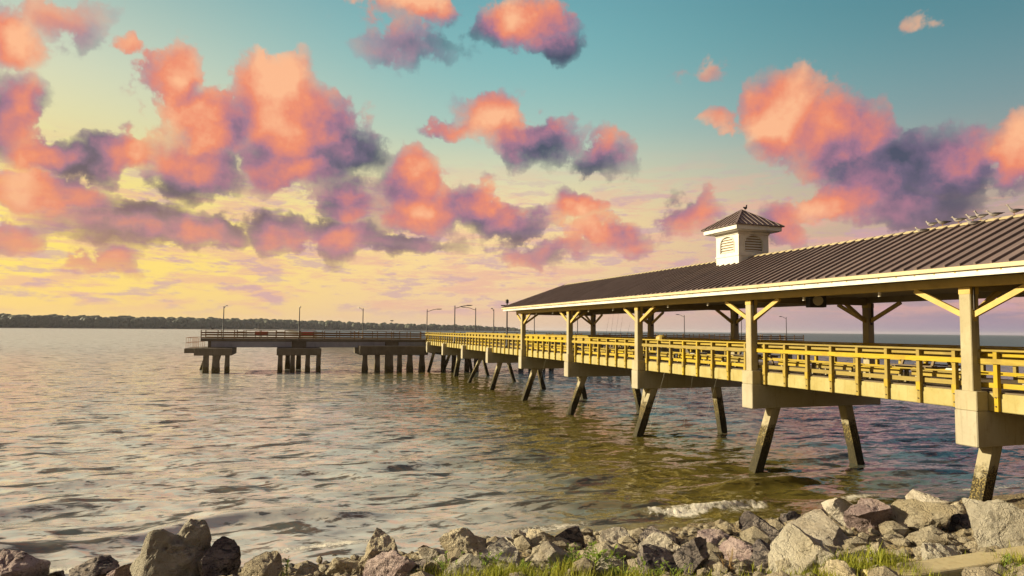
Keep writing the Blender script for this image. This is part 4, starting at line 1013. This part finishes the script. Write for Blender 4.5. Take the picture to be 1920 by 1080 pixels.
# concrete edging at lower right
p0, p1 = on_bank(1640, 1078, 0.12), on_bank(1990, 1024, 0.12)
d = (p1-p0); d.z = 0; ln = d.length; d.normalize(); sd = Vector((-d.y, d.x, 0))
v = []
for t_ in (0, ln):
    c = p0.lerp(p1, t_/ln)
    for s_, zz in ((0.22, -0.5), (0.22, 0.0), (-0.22, 0.02), (-0.22, -0.5)): v.append(c+sd*s_+Vector((0,0,zz)))
o = MB().add(v, [(0,1,2,3),(7,6,5,4),(0,4,5,1),(1,5,6,2),(2,6,7,3),(3,7,4,0)]).build('concrete_edging', m_concrete('edging_concrete', (0.42,0.34,0.17,1), (0.48,0.40,0.22,1), (0.28,0.2,0.09,1)))
bv = o.modifiers.new('bevel', 'BEVEL'); bv.width = 0.03; bv.segments = 2
tag(o, 'worn concrete edging strip along the bank at lower right', 'kerb')

# ------------------------------------------------------------------ grass and weeds
def surf(p): return bank_z(p.y)+0.20*mnoise.fractal((p.x*0.9, p.y*0.9, 3), 1.0, 2.0, 4)+0.06*mnoise.noise((p.x*4, p.y*4, 0))
def blade(b, base, h, lean, w_, g):
    a = g.random()*6.283; dv = Vector((math.cos(a), math.sin(a), 0)); sd = Vector((-dv.y, dv.x, 0))*w_
    p1_, p2_ = base+Vector((0,0,h*0.55))+dv*lean*0.3, base+Vector((0,0,h))+dv*lean
    b.add([base-sd, base+sd, p1_+sd*0.7, p1_-sd*0.7, p2_], [(0,1,2,3),(3,2,4)])
gr = MB(); g = random.Random(9)
CL = [(500,1078,30,50,.16),(870,1085,90,260,.22),(960,1080,60,200,.22),(790,1088,40,80,.18),(1070,1086,60,160,.24),(1180,1088,70,140,.2),(1300,1090,60,70,.15),(1540,1080,80,320,.20),(1650,1078,70,260,.24),(1730,1082,60,120,.14),(1790,1070,50,110,.15),(1860,1070,50,150,.17),(1910,1060,40,160,.2),(1440,1086,50,90,.14)]
for (cx, cy, rad, n, h) in CL:
    for _ in range(n*4):
        p = on_bank(cx+g.gauss(0, rad*0.6), cy+g.gauss(0, 9)+6, 0.0); p.z = surf(p)-0.02
        blade(gr, p, h*g.uniform(0.25, 1.25), h*g.uniform(0.1, 0.7), g.uniform(0.004, 0.008), g)
tag(gr.build('grass', GRASS), 'bright green grass tufts along the bottom edge', kind='stuff')
def weed(px_, py, h, n, label, mt=WEED, spread=0.12, dry=False, nm='weed'):
    p = on_bank(px_, py, 0.0); p.z = surf(p)-0.03; t_ = tag(empty(nm, p), label, 'plant', 'weeds among the boulders')
    g = random.Random(int(px_)); st = MB(); lf = MB()
    for _ in range(n):
        a = g.random()*6.283; top = Vector((math.cos(a)*spread*g.uniform(.3,1.6), math.sin(a)*spread*g.uniform(.3,1.6), h*g.uniform(0.55, 1.05))); b0 = Vector((g.gauss(0,spread*.4), g.gauss(0,spread*.4), 0)); mid = b0.lerp(top, 0.5)+Vector((0,0,h*0.06))
        st.tube([b0, mid, top], [0.006,0.005,0.003], 5)
        for j in range(16 if not dry else 5):
            q = b0.lerp(mid, j/8) if j < 8 else mid.lerp(top, (j-8)/8); aa = g.random()*6.283; L_ = h*g.uniform(0.10, 0.22)
            dv = Vector((math.cos(aa), math.sin(aa), g.uniform(0.1, 0.8))).normalized(); sd = dv.cross(Vector((0,0,1))).normalized()*L_*0.26
            lf.add([q, q+dv*L_*0.5+sd, q+dv*L_, q+dv*L_*0.5-sd], [(0,1,2,3)])
    st.build('stems', DRY if dry else mt, t_); lf.build('leaves', DRY if dry else mt, t_)
weed(1130,1082,0.62,16,'tall leafy weed with pale flowers in front of the boulders', spread=0.22)
weed(1215,1086,0.38,10,'low leafy weed right of the tall leafy one', spread=0.2)
weed(1040,1086,0.40,9,'green weed left of the tall leafy one', spread=0.2)
weed(1365,1080,0.34,7,'reddish dry weed beside the dark purple boulder', dry=True, spread=0.12)
weed(538,1080,0.42,3,'single upright weed in the gap at left', spread=0.05)
weed(500,1086,0.26,6,'small leafy weed in front of the brown boulder at left', spread=0.14)
weed(775,1086,0.34,5,'thin weed beside the pinkish slab', spread=0.14)
weed(905,1084,0.46,9,'bushy weed in the grass left of the middle', spread=0.24)
weed(985,1086,0.36,8,'bushy weed in the grass below the bright stone', spread=0.2)
weed(1085,1084,0.50,14,'leafy weed touching the left side of the tall leafy one', spread=0.22)
weed(1170,1088,0.34,12,'low bushy weed between the tall leafy one and the low one', spread=0.2)
weed(850,1088,0.36,12,'bushy weed at the left end of the grass', spread=0.22)
weed(1265,1090,0.28,9,'small leafy weed left of the reddish dry one', spread=0.18)
weed(1640,1068,0.30,6,'green tuft at the foot of the leaning boulder', spread=0.12)
weed(1885,1068,0.28,6,'green tuft on the edging near the right edge', spread=0.14)

# ------------------------------------------------------------------ haze over the water
def build_haze():
    m = bpy.data.materials.new('sea_haze'); m.use_nodes = True; t = NT(m.node_tree); t.n.clear()
    out = t.new('ShaderNodeOutputMaterial'); v = t.new('ShaderNodeVolumePrincipled'); t.l.new(v.outputs[0], out.inputs['Volume'])
    v.inputs['Color'].default_value = (0.80, 0.80, 0.88, 1); v.inputs['Density'].default_value = 0.00005; v.inputs['Anisotropy'].default_value = 0.2
    o = MB().box(-15500, 15500, -1000, 15500, -5.0, 45.0).build('haze', m); tag(o, 'thin sea haze over the water', kind='stuff')
build_haze()
sc.cycles.volume_bounces = 0
